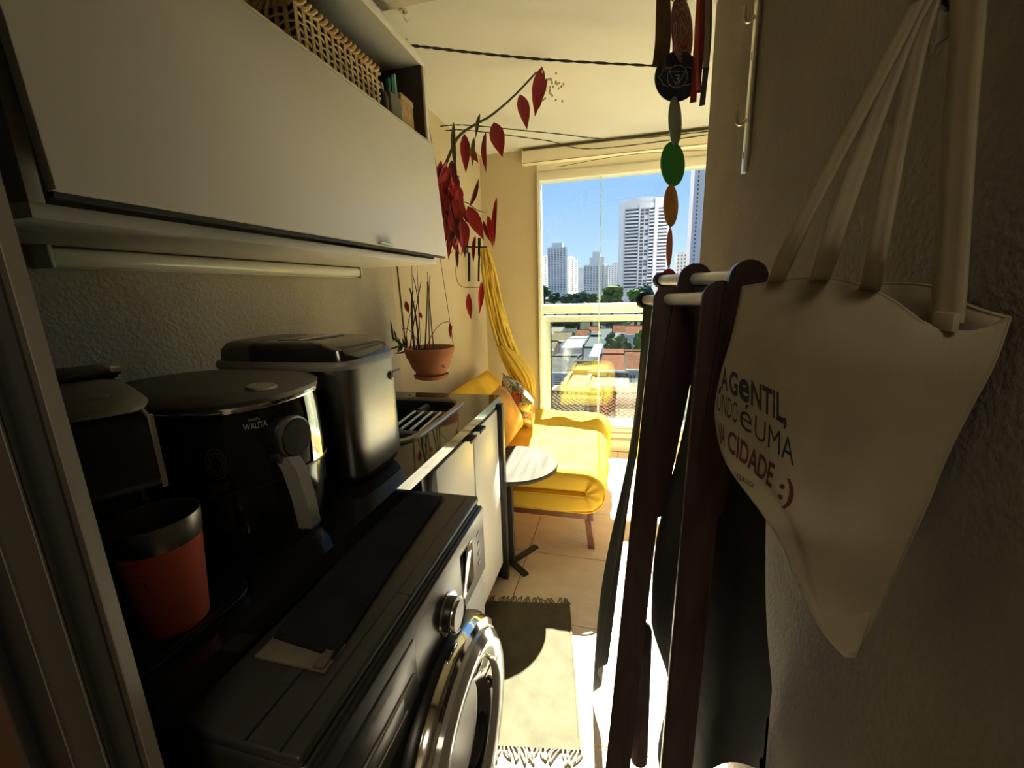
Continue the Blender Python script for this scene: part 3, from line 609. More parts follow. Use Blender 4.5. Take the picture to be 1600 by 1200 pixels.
# terracotta pot --------------------------------------------------
TC = mat('terracotta', (.36, .13, .055), .75, var=.15, vscale=10)
hp = thing('hanging_terracotta_pot', 'hanging terracotta pot with bare dry stems', 'plant pot', (-.90, 1.875, .94))
hc = Vector((-.90, 1.875, 0))
part('pot', MB().lathe([(.062, .945), (.072, .955), (.075, .965), (.092, .99), (.108, 1.035), (.112, 1.05), (.112, 1.056), (.118, 1.058), (.122, 1.085), (.118, 1.088), (.110, 1.084), (.10, 1.06), (.0, 1.058)], Matrix.Translation(hc), 36), TC, hp)
part('saucer', MB().lathe([(.06, .930), (.082, .938), (.086, .952), (.083, .953), (.075, .944), (.0, .942)], Matrix.Translation(hc), 36), TC, hp)
part('drain_hole', MB().lathe([(.008, 0), (.008, .004)], Matrix.Translation((-.813, 1.828, 1.0)) @ Matrix.Rotation(1.15, 4, 'Y'), 12), BLK, hp)
part('soil', MB().lathe([(.104, 1.07), (.06, 1.076), (0, 1.078)], Matrix.Translation(hc), 24, False, False), mat('soil', (.02, .015, .01), .95, bump=1, bscale=80), hp)
for a in (.3, 2.4, 4.5):
    part('hanger_wire', MB().tube([hc+Vector((.118*math.cos(a), .118*math.sin(a), 1.086)), hc+Vector((0, 0, 2.395))], .0013, 5), WIRE, hp)
for (a, b, c, r) in (((648, 548), (640, 480), (645, 455), .006), ((655, 548), (652, 490), (640, 450), .005), ((664, 548), (668, 480), (668, 440), .004), ((672, 548), (668, 480), (672, 430), .003), ((640, 548), (650, 480), (658, 440), .003),
                  ((678, 548), (670, 470), (668, 425), .003), ((650, 548), (662, 490), (645, 430), .003), ((632, 548), (636, 500), (648, 470), .0025), ((665, 548), (680, 500), (702, 503), .0022), ((660, 548), (640, 505), (628, 515), .002)):
    pts = bez(at(*a, 1.88), at(*b, 1.88), at(*c, 1.89), 10); part('stem', MB().tube(pts, [r*(1-.04*i) for i in range(11)], 6), DSTEM, hp)
for (a, b, w, k) in (((634, 470), (638, 490), 9, 'b'), ((655, 488), (659, 498), 7, 'b'), ((703, 504), (704, 531), 6, 'b'), ((706, 508), (703, 528), 4, 'b')):
    inst('leaf', LM[k], hp, leaf_M(at(*a, 1.86), at(*b, 1.86), w/F*1.9, .2))
gl = leaf_mesh('leaf', mat('green_leaf', (.05, .09, .03), .6), .3)
for k in range(16):
    p0 = at(630+random.uniform(-6, 6), 545+random.uniform(-8, 4), 1.80); p1 = p0+Vector((random.uniform(-.05, .02), random.uniform(-.05, .02), random.uniform(-.03, .07)))
    inst('leaf', gl, hp, leaf_M(p0, p1, .012, random.uniform(-1, 1)))
for k in range(3): inst('leaf', gl, hp, leaf_M(at(615+4*k, 535, 1.8), at(610+7*k, 500+14*k, 1.8), .012, .4*k))
# conduit on the wall
solo('wall_cable', MB().tube([(XL+.004, 2.00, 1.9), (XL+.004, 2.02, 1.47), (XL+.004, 2.04, 1.0)], .003, 6), WIRE, 'thin dark cable running down the left wall behind the pots', 'cable', (XL+.004, 2.02, 1.0))
# ================================================================ hammock
YEL = mat('yellow_cotton', (.60, .43, .075), .9, var=.12, vscale=20)
hm = thing('hammock', 'yellow cotton hammock gathered and hanging in the corner', 'hammock', (-.95, 3.25, .6))
for k in range(34):
    a = k/33; off = (a-.5); j = random.uniform(-3, 3)
    pts = smooth([at(752+11*a, 388+2*j*0, 3.05+.03*math.sin(k*2.1)), at(754+20*a, 425, 3.06+.03*math.sin(k*1.7)), at(762+24*a+j*.4, 480, 3.1+.04*math.cos(k*1.3)), at(775+26*a+j*.5, 530, 3.14+.05*math.cos(k)), at(792+30*a+j, 575, 3.16+.05*math.sin(k*1.9)), at(808+22*a+j, 600+5*math.sin(k), 3.14+.05*math.sin(k*2.9))], 16)
    part('strand', MB().tube(pts, .0075 if k % 3 else .0095, 6), YEL, hm)
def hamcloth(u, v):
    p = poly_at([at(785, 540, 3.1), at(806, 565, 3.08), at(824, 592, 3.06), at(832, 622, 3.04)], v)
    ang = 2*PI*u; r = .045*(.6+.8*math.sin(PI*min(1, v*1.15)))*(1+.14*math.sin(9*ang+6*v)); return p+Vector((r*math.cos(ang), r*math.sin(ang)*.8, .25*r*math.sin(3*ang)))
part('gathered_cloth', MB().grid(hamcloth, 40, 16), YEL, hm)
part('strap', MB().tube(smooth([at(748, 440, 3.10), at(749, 400, 3.08), at(756, 388, 3.06)], 8), .008, 6), BLK, hm)
part('hook', MB().cyl(at(749, 372, 3.10), at(749, 400, 3.08), .012, seg=8), BLK, hm)
solo('wall_hook_plate', MB().box(XL, XL+.01, 3.02, 3.10, 1.62, 1.72, .003).tube(bez((XL+.006, 3.06, 1.67), (XL+.05, 3.06, 1.66), (XL+.165, 3.07, 1.66), 8), .006, 8), BLK, 'black metal hook bracket holding the hammock on the wall', 'hook', (XL, 3.06, 1.62))
# ================================================================ futon
FY = mat('futon_yellow', (.80, .50, .058), .85, var=.06, vscale=6, bump=.35, bscale=18, spec=.0)
fu = thing('futon', 'yellow tufted folding futon sofa by the window', 'sofa', (-.5, 2.5, 0))
ya, yb, hh, rr = 1.95, 3.06, .0545, .0575
path = []; xa, xb_, zl, zu = -.80, -.155, .275, .275+2*rr
for i in range(15): path.append((Vector((xa+(xb_-xa)*i/14, 0, zl)), Vector((0, 0, -1))))
for i in range(1, 14):
    a = -PI/2+PI*i/14; path.append((Vector((xb_+rr*math.cos(a), 0, zl+rr+rr*math.sin(a))), Vector((math.cos(a), 0, math.sin(a)))))
for i in range(15): path.append((Vector((xb_+(xa-xb_)*i/14, 0, zu)), Vector((0, 0, 1))))
tufts = [(x, y) for x in (-.26, -.52) for y in (2.12, 2.5, 2.88)]
def cross():     # rounded section in (y, n)
    out = []; r = .035
    NY = 22
    for i in range(NY+1): out.append((ya+r+(yb-ya-2*r)*i/NY, hh))
    for i in range(1, 6): a = PI/2-PI/2*i/6; out.append((yb-r+r*math.cos(a), hh-r+r*math.sin(a)))
    for i in range(0, 6): a = -PI/2*i/6; out.append((yb-r+r*math.cos(a), -hh*.98+r+r*math.sin(a)))
    for i in range(NY+1): out.append((yb-r-(yb-ya-2*r)*i/NY, -hh*.98))
    for i in range(1, 6): a = -PI/2-PI/2*i/6; out.append((ya+r+r*math.cos(a), -hh*.98+r+r*math.sin(a)))
    for i in range(0, 6): a = PI-PI/2*i/6; out.append((ya+r+r*math.cos(a), hh-r+r*math.sin(a)))
    return out
CR = cross(); rings = []
for k, (p, nn) in enumerate(path):
    ring = []
    for y, h in CR:
        q = p+nn*h; q.y = y
        if h > .03:
            for tx, ty_ in tufts:
                d2 = (q.x-tx)**2+(y-ty_)**2
                if nn.z > .3: q.z -= .026*math.exp(-d2/.004) - .004*math.exp(-d2/.03)
            q += nn*(.004*math.sin(y*31+q.x*9)+.0035*math.sin(y*17-q.x*23)+.003*math.sin(y*55+q.x*14))
        if y < ya+.02 and nn.x > .2: q.y += .006*math.sin(k*2.2)
        ring.append(q)
    rings.append(ring)
mt_ = part('mattress', MB().loft(rings), FY, fu, sharp=70)
def edge_line(y, h): return [Vector(((p+nn*h).x, y, (p+nn*h).z)) for p, nn in path]
part('piping', MB().tube(edge_line(ya+.012, hh-.006), .0055, 6), FY, mt_)
part('piping', MB().tube(edge_line(ya+.010, -hh*.9+.008), .0045, 6), FY, mt_)
BTN = mat('tuft_button', (.25, .18, .03), .7)
for x, y in tufts: part('tuft', MB().lathe([(.009, 0), (.006, .005), (0, .006)], Matrix.Translation((x, y, zu+hh-.027)), 10), BTN, mt_)
# backrest leaning on the wall
def slab(fn, t, nu=14, nv=14):
    """fn(u,v) -> (point, normal); pillow slab of thickness t"""
    A = []; B = []
    for j in range(nv+1):
        for i in range(nu+1):
            u, v = i/nu, j/nv; p, n_ = fn(u, v); e = (1-(2*abs(u-.5))**6)*(1-(2*abs(v-.5))**6); th = t*(.25+.75*e**.5)
            A.append(p+n_*th/2); B.append(p-n_*th/2)
    fs = [(j*(nu+1)+i, j*(nu+1)+i+1, (j+1)*(nu+1)+i+1, (j+1)*(nu+1)+i) for j in range(nv) for i in range(nu)]
    off = len(A); mb = MB(); mb.add(A+B, fs+[tuple(k+off for k in reversed(f)) for f in fs]+rim_faces(nu, nv, off)); return mb
bn = Vector((.74, 0, .67)).normalized()
def backfn(u, v):
    a = Vector((-.82, ya+.06, .485)).lerp(Vector((-1.035, ya+.06, .715)), v); return a+Vector((0, (yb+.10-ya-.06)*u, 0)), bn
part('backrest', slab(backfn, .11, 20, 12), FY, fu, sharp=70)
FW = wood_mat('reddish_wood', (.13, .045, .022), (.24, .10, .05), (6, 1.5, 6), .5)
part('side_rail', MB().box(-.135, -.105, ya+.04, yb-.04, .165, .215, .004), FW, fu)
part('side_rail', MB().box(-.98, -.95, ya+.04, yb-.04, .165, .215, .004), FW, fu)
for k in range(8):
    y = ya+.06+k*(yb-ya-.17)/7; part('slat', MB().box(-.98, -.105, y, y+.05, .2155, .2215, .001), FW, fu)
part('end_rail', MB().box(-.95, -.135, ya+.045, ya+.07, .17, .213, .003), FW, fu); part('end_rail', MB().box(-.95, -.135, yb-.07, yb-.045, .17, .213, .003), FW, fu)
for x, y, dx in ((-.145, ya+.10, .03), (-.145, yb-.10, .03), (-.95, ya+.10, -.02), (-.95, yb-.10, -.02)):
    part('leg', MB().loft([[Vector((x+dx*t+sx*.016, y-.03*t*(1 if y < 2.5 else -1)+sy*.022, z)) for sx, sy in ((-1, -1), (1, -1), (1, 1), (-1, 1))] for z, t in ((.0, 1), (.2, 0))]), FW, fu)
part('cross_block', MB().box(-.29, -.20, ya+.12, ya+.17, .13, .20, .003), FW, fu)
# cushions
def cushion(name, lb, cen, ax, ay, w, h, t, mt, piping=None, group='cushions on the futon'):
    ax, ay = Vector(ax).normalized(), Vector(ay).normalized(); ay = (ay-ay.dot(ax)*ax).normalized(); n_ = ax.cross(ay); cen = Vector(cen)
    def fn(u, v):
        U, W = 2*u-1, 2*v-1; pin = 1-.07*(1-abs(U)**2)*abs(W)**3; pin2 = 1-.07*(1-abs(W)**2)*abs(U)**3
        return cen+ax*U*w/2*pin2+ay*W*h/2*pin, n_
    A, B = [], []; N = 16
    for j in range(N+1):
        for i in range(N+1):
            u, v = i/N, j/N; p, q = fn(u, v); U, W = 2*u-1, 2*v-1
            th = t/2*((1-U**4)*(1-W**4))**.6*(1+.05*math.sin(7*u+3*v)*math.sin(6*v)); A.append(p+q*(th+.001)); B.append(p-q*(th+.001))
    fs = [(j*(N+1)+i, j*(N+1)+i+1, (j+1)*(N+1)+i+1, (j+1)*(N+1)+i) for j in range(N) for i in range(N)]; off = len(A)
    o = thing(name, lb, 'cushion', cen-Vector((0, 0, h/2)), group)
    mb = MB().add(A+B, fs+[tuple(k+off for k in reversed(f)) for f in fs]+rim_faces(N, N, off)); cv = part('cover', mb, mt, o, sharp=75)
    if piping:
        idx = [i for i in range(N+1)] + [j*(N+1)+N for j in range(1, N+1)] + [N*(N+1)+i for i in range(N-1, -1, -1)] + [j*(N+1) for j in range(N-1, -1, -1)]
        part('piping', MB().tube([(A[i]+B[i])/2 for i in idx], .005, 6, False), piping, o)
    return o
FLOR = spots_mat('floral_print', (.05, .08, .05), [(.55, .06, .05), (.70, .68, .55), (.06, .16, .11), (.55, .18, .35), (.75, .70, .60), (.62, .13, .07), (.10, .22, .20), (.72, .66, .50)], 22)
cushion('scatter_cushion', 'floral tropical print cushion on the futon', (-.64, 2.60, .625), (.62, -.42, -.42), (-.25, -.25, .9), .31, .29, .12, FLOR, mat('cushion_piping', (.35, .28, .12), .8))
OCH = mat('ochre_tie_dye', (.60, .30, .05), .85, var=.4, vscale=7)
cushion('scatter_cushion', 'ochre mottled cushion in front of the floral cushion', (-.655, 2.24, .632), (.05, 1, .05), (-.45, 0, .9), .40, .30, .14, OCH)
# ================================================================ side table
tb = thing('side_table', 'round pale wood side table with black steel stem', 'table', (-.50, 1.80, 0))
part('table_top', MB().lathe([(.222, .462), (.228, .466), (.230, .470), (.230, .480), (.227, .485)], Matrix.Translation((-.515, 1.942, 0)), 56), wood_mat('pale_wood', (.065, .052, .037), (.10, .085, .064), (14, 1.5, 6), .8), tb)
MATS['pale_wood'].node_tree.nodes['Principled BSDF'].inputs['Specular IOR Level'].default_value = .05
part('stem', MB().box(-.513, -.483, 1.785, 1.815, .004, .451, .002), BLKM, tb)
part('bracket', MB().box(-.535, -.465, 1.79, 1.94, .451, .4615, .001), BLKM, tb)
for (x, y) in ((-.403, 1.955), (-.407, 1.718), (-.63, 1.96), (-.62, 1.735)):
    a = Vector((-.498, 1.80, .008)); b = Vector((x, y, .008)); d = (b-a).normalized(); s_ = Vector((-d.y, d.x, 0))*.015
    part('foot_bar', MB().prism([a-s_-Vector((0, 0, .008)), b-s_-Vector((0, 0, .008)), b+s_-Vector((0, 0, .008)), a+s_-Vector((0, 0, .008))], (0, 0, .012)), BLKM, tb)
# ================================================================ rug
RG = weave_mat('jute_rug', (.20, .172, .10), 190, .9, .16)
far_r, near_r = Vector((-.184, 1.573, 0)), Vector((-.082, .985, 0)); wv = Vector((-.985, -.17, 0))*.36
rg = thing('fringed_rug', 'small pale jute rug with fringed ends', 'rug', (-.3, 1.25, 0))
def rugf(z):
    def fn(u, v): p = far_r.lerp(near_r, v)+wv*u; return Vector((p.x, p.y, z+.0012*math.sin(v*60)*math.sin(u*40)))
    return fn
mb = MB().grid(rugf(.0065), 24, 40); n0 = len(mb.v); fs0 = list(mb.f); mb.add([Vector((p.x, p.y, .0005)) for p in mb.v], [tuple(reversed(f)) for f in fs0]); mb.f += rim_faces(24, 40, n0)
part('woven_body', mb, RG, rg)
part('side_hem', MB().tube([far_r+Vector((0, 0, .006)), near_r+Vector((0, 0, .006))], .004, 6), RG, rg)
part('side_hem', MB().tube([far_r+wv+Vector((0, 0, .006)), near_r+wv+Vector((0, 0, .006))], .004, 6), RG, rg)
FR = mat('fringe_cotton', (.20, .18, .125), .9)
for e, base, dv in ((0, far_r, (far_r-near_r).normalized()), (1, near_r, (near_r-far_r).normalized())):
    for k in range(17):
        p = base+wv*(k/16)*.98; tip = p+dv*random.uniform(.028, .045)+wv.normalized()*random.uniform(-.025, .025)
        mid = (p+tip)/2+wv.normalized()*random.uniform(-.012, .012)
        t = MB()
        for s in (-1, 1):
            t.tube([Vector((q.x, q.y, .005)) for q in bez(p+wv.normalized()*.006*s, mid+wv.normalized()*.010*s, tip, 6)], .0028, 5)
        part('tassel', t, FR, rg)
# ================================================================ clothes lines
def line(name, lb, pts, r=.003, tw=True):
    pts = smooth(pts, 60); mb = MB()
    if tw:
        for s in (0, PI): mb.tube([p+Vector((0, r*.7*math.sin(i*1.1+s), r*.7*math.cos(i*1.1+s))) for i, p in enumerate(pts)], r*.75, 5)
    else: mb.tube(pts, r, 6)
    solo(name, mb, WIRE, lb, 'clothes line', pts[0], 'clothes lines under the ceiling')
line('clothes_line', 'dark twisted clothes line nearest the cabinet under the ceiling', [atz(640, 71, 2.262), atz(850, 93, 2.255), atz(1108, 107, 2.26)], .004)
line('clothes_line', 'upper thin clothes line running towards the window blind', [Vector((XL, 2.72, 2.36)), atz(735, 196, 2.34), atz(860, 208, 2.325), atz(975, 217, 2.32), atz(1106, 204, 2.335)+Vector((.25, .02, 0))], .003)
line('clothes_line', 'lower thin clothes line crossing in front of the window blind', [Vector((XL, 2.80, 2.36)), atz(735, 204, 2.335), atz(850, 219, 2.31), atz(935, 232, 2.30), atz(1106, 207, 2.325)+Vector((.25, .02, 0))], .003)
line('clothes_line', 'thin straight cord across the blind just above the glass', [at(870, 261, 3.38), at(1000, 240, 3.38), at(1110, 240.5, 3.38)+Vector((.3, 0, 0))], .0018, False)
lh = thing('ceiling_hook', 'small hook on the ceiling beside the cabinet top', 'hook', (-.83, 1.72, 2.36))
part('plate', MB().lathe([(.014, 2.394), (.014, 2.40)], Matrix.Translation((-.83, 1.72, 0)), 16), CHROME, lh)
part('hook', MB().tube([(-.83, 1.72, 2.395), (-.83, 1.72, 2.375), (-.82, 1.73, 2.365), (-.81, 1.74, 2.375)], .003, 6), CHROME, lh)
# ================================================================ chakra mobile
mo = thing('chakra_mobile', 'hanging mobile of coloured discs with fabric ribbons', 'mobile', (.143, 1.45, 1.35))
MY = 1.45
CORD = mat('mobile_cord', (.25, .2, .13), .8)
line_top = at(1068, -32, MY); ring_c = line_top
part('hoop', MB().tube([ring_c+Vector((.075*math.cos(a), .075*math.sin(a), 0)) for a in [2*PI*i/28 for i in range(29)]], .005, 6), CORD, mo)
part('cord', MB().tube([ring_c+Vector((.07, 0, 0)), Vector((ring_c.x, MY, 2.299)), ring_c+Vector((-.07, 0, 0))], .0015, 5), CORD, mo)
part('cord', MB().tube([ring_c+Vector((-.03, .07, 0)), at(1067, 12, MY), ring_c+Vector((.03, .07, 0))], .0015, 5), CORD, mo)
discs = [((1066, 48), .0785, 1.08, .25, 'maroon_disc', (.30, .055, .075), 'm'), ((1058, 120), .065, .25, .0, 'indigo_disc', (.016, .024, .065), 'i'), ((1055, 190), .0635, 1.18, .05, 'aqua_disc', (.32, .55, .47), 'a'),
         ((1051.5, 257), .0615, .88, 0, 'green_disc', (.05, .40, .07), None), ((1048.5, 322), .06, 1.12, .12, 'orange_disc', (.70, .34, .11), 'a'), ((1046, 387), .0575, 1.33, .05, 'vermilion_disc', (.80, .19, .08), None), ((1044, 448), .056, .9, 0, 'red_disc', (.42, .02, .03), None)]
prev = at(1067, 12, MY)
LINE = mat('white_engraving', (.55, .52, .46), .5); GOLDL = mat('gold_engraving', (.6, .33, .06), .5)
for (pp, r, yaw, tilt, nm, col, sym) in discs:
    c = at(*pp, MY); top, bot = c+Vector((0, 0, r)), c-Vector((0, 0, r))
    part('cord', MB().tube([prev, top-Vector((0, 0, .006))], .0011, 5).lathe([(.002, -.004), (.004, 0), (.002, .004)], Matrix.Translation((prev+top)/2), 8), CORD, mo)
    M = Matrix.Translation(c) @ Matrix.Rotation(yaw, 4, 'Z') @ Matrix.Rotation(tilt, 4, 'Y') @ Matrix.Rotation(PI/2, 4, 'X')   # disc normal along -y
    d = part('disc', MB().lathe([(r-.001, -.0015), (r, -.0005), (r, .0005), (r-.001, .0015)], M, 40), mat(nm, col, .5), mo, nm.replace('_disc', ' coloured round disc'))
    if sym:
        g = MB(); f = r*.0155/.0155
        def circ(cx, cy, rad, a0=0, a1=2*PI, k=28): return [M @ Vector((cx+rad*math.cos(a0+(a1-a0)*i/k), cy+rad*math.sin(a0+(a1-a0)*i/k), .0017)) for i in range(k+1)]
        w = .0009
        if sym == 'i':
            g.tube(circ(0, 0, r*.44), w, 4)
            tri = [M @ Vector((r*.42*math.cos(a), r*.42*math.sin(a), .0017)) for a in (PI/6, 5*PI/6, -PI/2)]; g.tube(tri+[tri[0]], w, 4)
            for s in (-1, 1):
                for q in (-1, 1): g.tube([M @ Vector((s*r*x, q*r*y, .0017)) for x, y in ((.86, 0), (.72, .10), (.62, .30), (.45, .36), (.28, .34))], w, 4)
            uv, fs = text_mesh('3'); g.add([M @ Vector(((u-.5)*r*.22, (v-.75)*r*.34, .0019)) for u, v in uv], fs)
        else:
            for k in range(12): a = k*PI/6; g.tube(circ(r*.62*math.cos(a), r*.62*math.sin(a), r*.2, a-1.9, a+1.9, 10), w, 4)
            for q in (.2, .42, .62, .9): g.tube(circ(0, 0, r*q), w, 4)
            tri = [M @ Vector((r*.4*math.cos(a), r*.4*math.sin(a), .0017)) for a in (PI/6, 5*PI/6, -PI/2)]; g.tube(tri+[tri[0]], w, 4)
        part('engraving', g, GOLDL if nm == 'orange_disc' else LINE, d)
    prev = bot+Vector((0, 0, .006))
def ribbon(pts, w, mt, ang=0, parent=mo, name='ribbon'):
    pts = smooth(pts, 14); sd_ = Vector((math.cos(ang), math.sin(ang), 0)); A = []
    for i, p in enumerate(pts): s2 = Quaternion(Vector((0, 0, 1)), .25*math.sin(i*.7)) @ sd_; A += [p-s2*w/2, p+s2*w/2]
    n = len(pts); fs = [(2*i, 2*i+1, 2*i+3, 2*i+2) for i in range(n-1)]
    nn = Vector((-sd_.y, sd_.x, 0))*.0012; off = len(A); A2 = [a+nn for a in A]
    rim = [(2*i, 2*i+2, off+2*i+2, off+2*i) for i in range(n-1)]+[(2*i+1, off+2*i+1, off+2*i+3, 2*i+3) for i in range(n-1)]+[(0, off, off+1, 1), (2*n-2, 2*n-1, off+2*n-1, off+2*n-2)]
    return part(name, MB().add(A+A2, fs+[tuple(k+off for k in reversed(f)) for f in fs]+rim), mt, parent)
RB = [((1032, -30), (1030, 60), (1025, 103), (.11, .045, .02), 10, 1.46), ((1042, -30), (1042, 50), (1040, 112), (.085, .075, .045), 10, 1.44), ((1037, -30), (1036, 60), (1031, 121), (.13, .10, .05), 5, 1.47),
      ((1096, -30), (1090, 60), (1083, 160), (.30, .03, .03), 8, 1.45), ((1102, -30), (1096, 60), (1090, 145), (.22, .02, .03), 9, 1.47), ((1106, -30), (1105, 50), (1102, 105), (.30, .26, .26), 6, 1.43), ((1108, -30), (1107, 60), (1097, 165), (.07, .09, .10), 7, 1.48), ((1093, -30), (1088, 70), (1091, 140), (.62, .12, .09), 5, 1.42), ((1053, 70), (1053, 85), (1053, 92), (.62, .10, .12), 4, 1.47)]
for k, (a, b, c, col, w, Y) in enumerate(RB):
    ribbon([at(*a, Y), at(*b, Y), at(*c, Y)], w/F*Y, mat('ribbon_%d' % k, col, .7, var=.3, vscale=40, stretch=(1, 1, .3)), .3*math.sin(k*2))
# ================================================================ hook rail on the right wall
hr = thing('hook_rail', 'vertical galvanized metal hook rail screwed to the right wall', 'rail', (XR, 1.38, 1.63))
GALV = mat('galvanized', (.62, .60, .52), .35, .9)
part('channel', MB().box(XR-.012, XR, 1.37, 1.398, 1.645, 2.28, .002), GALV, hr)
for z in (1.69, 1.93, 2.06): part('slot', MB().box(XR-.0128, XR-.0115, 1.381, 1.388, z-.010, z+.010), BLK, hr)
for z in (1.775, 2.015):
    part('hook', MB().tube(smooth([(XR-.012, 1.384, z+.005), (XR-.024, 1.384, z-.006), (XR-.035, 1.384, z), (XR-.037, 1.384, z+.03)], 10), .0045, 8), GALV, hr)
# ================================================================ folding wooden rack with black canvas
CAN = mat('black_canvas', (.018, .017, .016), .85, bump=.5, bscale=30)
DW = wood_mat('dark_mahogany', (.026, .013, .015), (.048, .026, .028), (10, 10, 1.2), .22)
rk = thing('folding_deck_chair', 'folded dark wooden chair with black canvas and metal rods', 'chair', (.05, .9, 0))
def board(a, b, w, th=.022, par=rk):
    """plank with rounded ends between a and b, faces towards the viewer"""
    a, b = Vector(a), Vector(b); d = (b-a).normalized(); n_ = Vector((0, 1, 0)); n_ = (n_-n_.dot(d)*d).normalized(); s_ = d.cross(n_)
    pts = []
    for i in range(11): t = PI*i/10; pts.append(a + s_*(w/2*math.cos(t)) - d*(w/2*math.sin(t)))
    for i in range(11): t = PI*i/10; pts.append(b - s_*(w/2*math.cos(t)) + d*(w/2*math.sin(t)))
    bm_ = bmesh.new(); vs = [bm_.verts.new(p-n_*th/2) for p in pts]; f = bm_.faces.new(vs)
    ex = bmesh.ops.extrude_face_region(bm_, geom=[f]); bmesh.ops.translate(bm_, vec=n_*th, verts=[v for v in ex['geom'] if isinstance(v, bmesh.types.BMVert)])
    bmesh.ops.bevel(bm_, geom=[e for e in bm_.edges if len(e.link_faces) == 2 and e.calc_face_angle(0) > 1], offset=.004, segments=2, affect='EDGES')
    return part('board', MB().bm(bm_), DW, par)
def pxw(w, Y): return w/F*Y*1.04
P2t, P2b = at(1043, 468, 1.04), atz(962, 1235, .0)
P2b = Vector((P2b.x, P2b.y, .032)); board(P2t, P2b, .062)
P3t, P3b = at(1085, 436, 1.005), at(1017, 790, 1.0); board(P3t, P3b, .066)
P4t = at(1125, 466, .815); P4b = atz(1037, 1400, .03); board(P4t, P4b, .060)
P5t, P5b = at(1168, 434, .785), at(1104, 788, .785); board(P5t, P5b, .058)
board(at(1006, 985, 1.08), Vector((.085, .985, .03)), .045)
def rod(a, b, r=.0125): return part('rod', MB().cyl(a, b, r, seg=20), mat('sky_tint_rod', (.62, .66, .72), .25, .2), rk)  # metal rods coloured blue-white to stand for the reflected sky
dU = (P3t-P5t).normalized(); rod(P5t-dU*.005, P3t+dU*.235); part('canvas_sleeve', MB().cyl(P3t+dU*.22, P3t+dU*.245, .019, seg=20), CAN, rk)
dL = (P2t-P4t).normalized(); rod(P4t-dL*.005, P2t+dL*.155); part('canvas_sleeve', MB().cyl(P2t+dL*.14, P2t+dL*.165, .021, seg=20), CAN, rk)
def canvas(top0, top1, drop, zb0, zb1, wob, sway):
    def fn(u, v):
        p = top0.lerp(top1, u); zb = zb0+(zb1-zb0)*u; q = p.copy(); q.z = p.z+(zb-p.z)*v
        q.x += sway*v + wob*v*math.sin(u*9+v*5)+.012*math.sin(v*7)*(1-u); q.y += .012*math.sin(v*11+u*4)*v; return q
    g = MB().grid(fn, 18, 30); n0 = len(g.v); fs0 = list(g.f); g.add([p+Vector((.003, 0, 0)) for p in g.v], [tuple(reversed(f)) for f in fs0]); g.f += rim_faces(18, 30, n0); return g
dn = Vector((-.006, 0, -.014))
part('canvas', canvas(P2t+dL*.145+dn, P2t+dL*.02+dn, 0, .02, .25, .010, -.115), CAN, rk, sharp=80)
part('canvas', canvas(P3t-dU*.02+dn, P5t+dU*.015+dn, 0, .50, .05, .018, -.045), CAN, rk, sharp=80)
def shade_drape(u, v):
    a, b = at(1098, 480, .93), at(1176, 480, .86); c, d = at(1070, 1200, .95), at(1214, 1200, .80)
    p = a.lerp(b, u).lerp(c.lerp(d, u), v); p.y += .012*math.sin(u*8+v*3)*v; p.x += .006*math.sin(v*9+u*5); p.x = min(p.x, XR-.008); p.z = max(p.z, .004+.01*u); return p
g = MB().grid(shade_drape, 14, 30); n0 = len(g.v); fs0 = list(g.f); g.add([p+Vector((0, .003, 0)) for p in g.v], [tuple(reversed(f)) for f in fs0]); g.f += rim_faces(14, 30, n0)
part('canvas', g, CAN, rk, sharp=80)  # black sheet added in place of the shade on the wall behind
# ================================================================ tote bag
TOTE = weave_mat('tote_canvas', (.27, .228, .155), 330, .10, .08)
tg = thing('tote_bag', 'natural canvas tote bag with printed Portuguese slogan', 'bag', (.27, .6, .82))
Lp = [((1160, 450), .168), ((1146, 520), .160), ((1126, 590), .152), ((1118, 650), .150), ((1134, 720), .158), ((1190, 800), .180), ((1222, 850), .200), ((1248, 915), .220), ((1284, 985), .242), ((1322, 1028), .262)]
Rp = [((1578, 497), .318), ((1552, 570), .318), ((1515, 640), .318), ((1478, 715), .318), ((1448, 790), .318), ((1420, 850), .316), ((1395, 905), .312), ((1370, 960), .304), ((1348, 1000), .290), ((1334, 1027), .268)]
Lw = [atx(*p, x) for p, x in Lp]; Rw = [atx(*p, x) for p, x in Rp]
rimpx = [(1160, 450), (1185, 446), (1215, 441), (1250, 436), (1285, 434), (1320, 440), (1360, 452), (1400, 474), (1440, 505), (1480, 522), (1530, 524), (1578, 497)]
def front(u, v):
    a, b = poly_at(Lw, v), poly_at(Rw, v); p = a.lerp(b, u); out = Vector((-.86, -.5, 0))
    bul = .055*math.sin(PI*u)*math.sin(PI*min(1, .25+v*.75))*(1-.5*v)
    p += out*bul*(.25+.75*u)
    w0 = max(0, 1-v/.12)          # rim follows its own drooping line
    if w0 > 0:
        i = u*(len(rimpx)-1); k = min(int(i), len(rimpx)-2); f = i-k
        px, py = rimpx[k][0]*(1-f)+rimpx[k+1][0]*f, rimpx[k][1]*(1-f)+rimpx[k+1][1]*f
        q = EYE+w_dir(px, py)*((p-EYE).dot(_yv)/w_dir(px, py).dot(_yv)); p = p.lerp(q, w0**1.3)
    p += out*.0035*math.sin(u*15+v*4)*math.sin(PI*u)*math.sin(PI*v)
    return p
_yv = Vector((.15, .98, 0))
def back(u, v):
    a, b = poly_at(Lw, v), poly_at(Rw, v); p = a.lerp(b, u); t = math.sin(PI*u)*(1-v**3)
    x = p.x+(min(.324, p.x+.12)-p.x)*t; q = Vector((x, p.y, p.z + (.012*t if v < .01 else 0))); return q
NU, NV = 48, 56
fg = MB().grid(front, NU, NV); bvh = BVHTree.FromPolygons([v[:] for v in fg.v], fg.f)
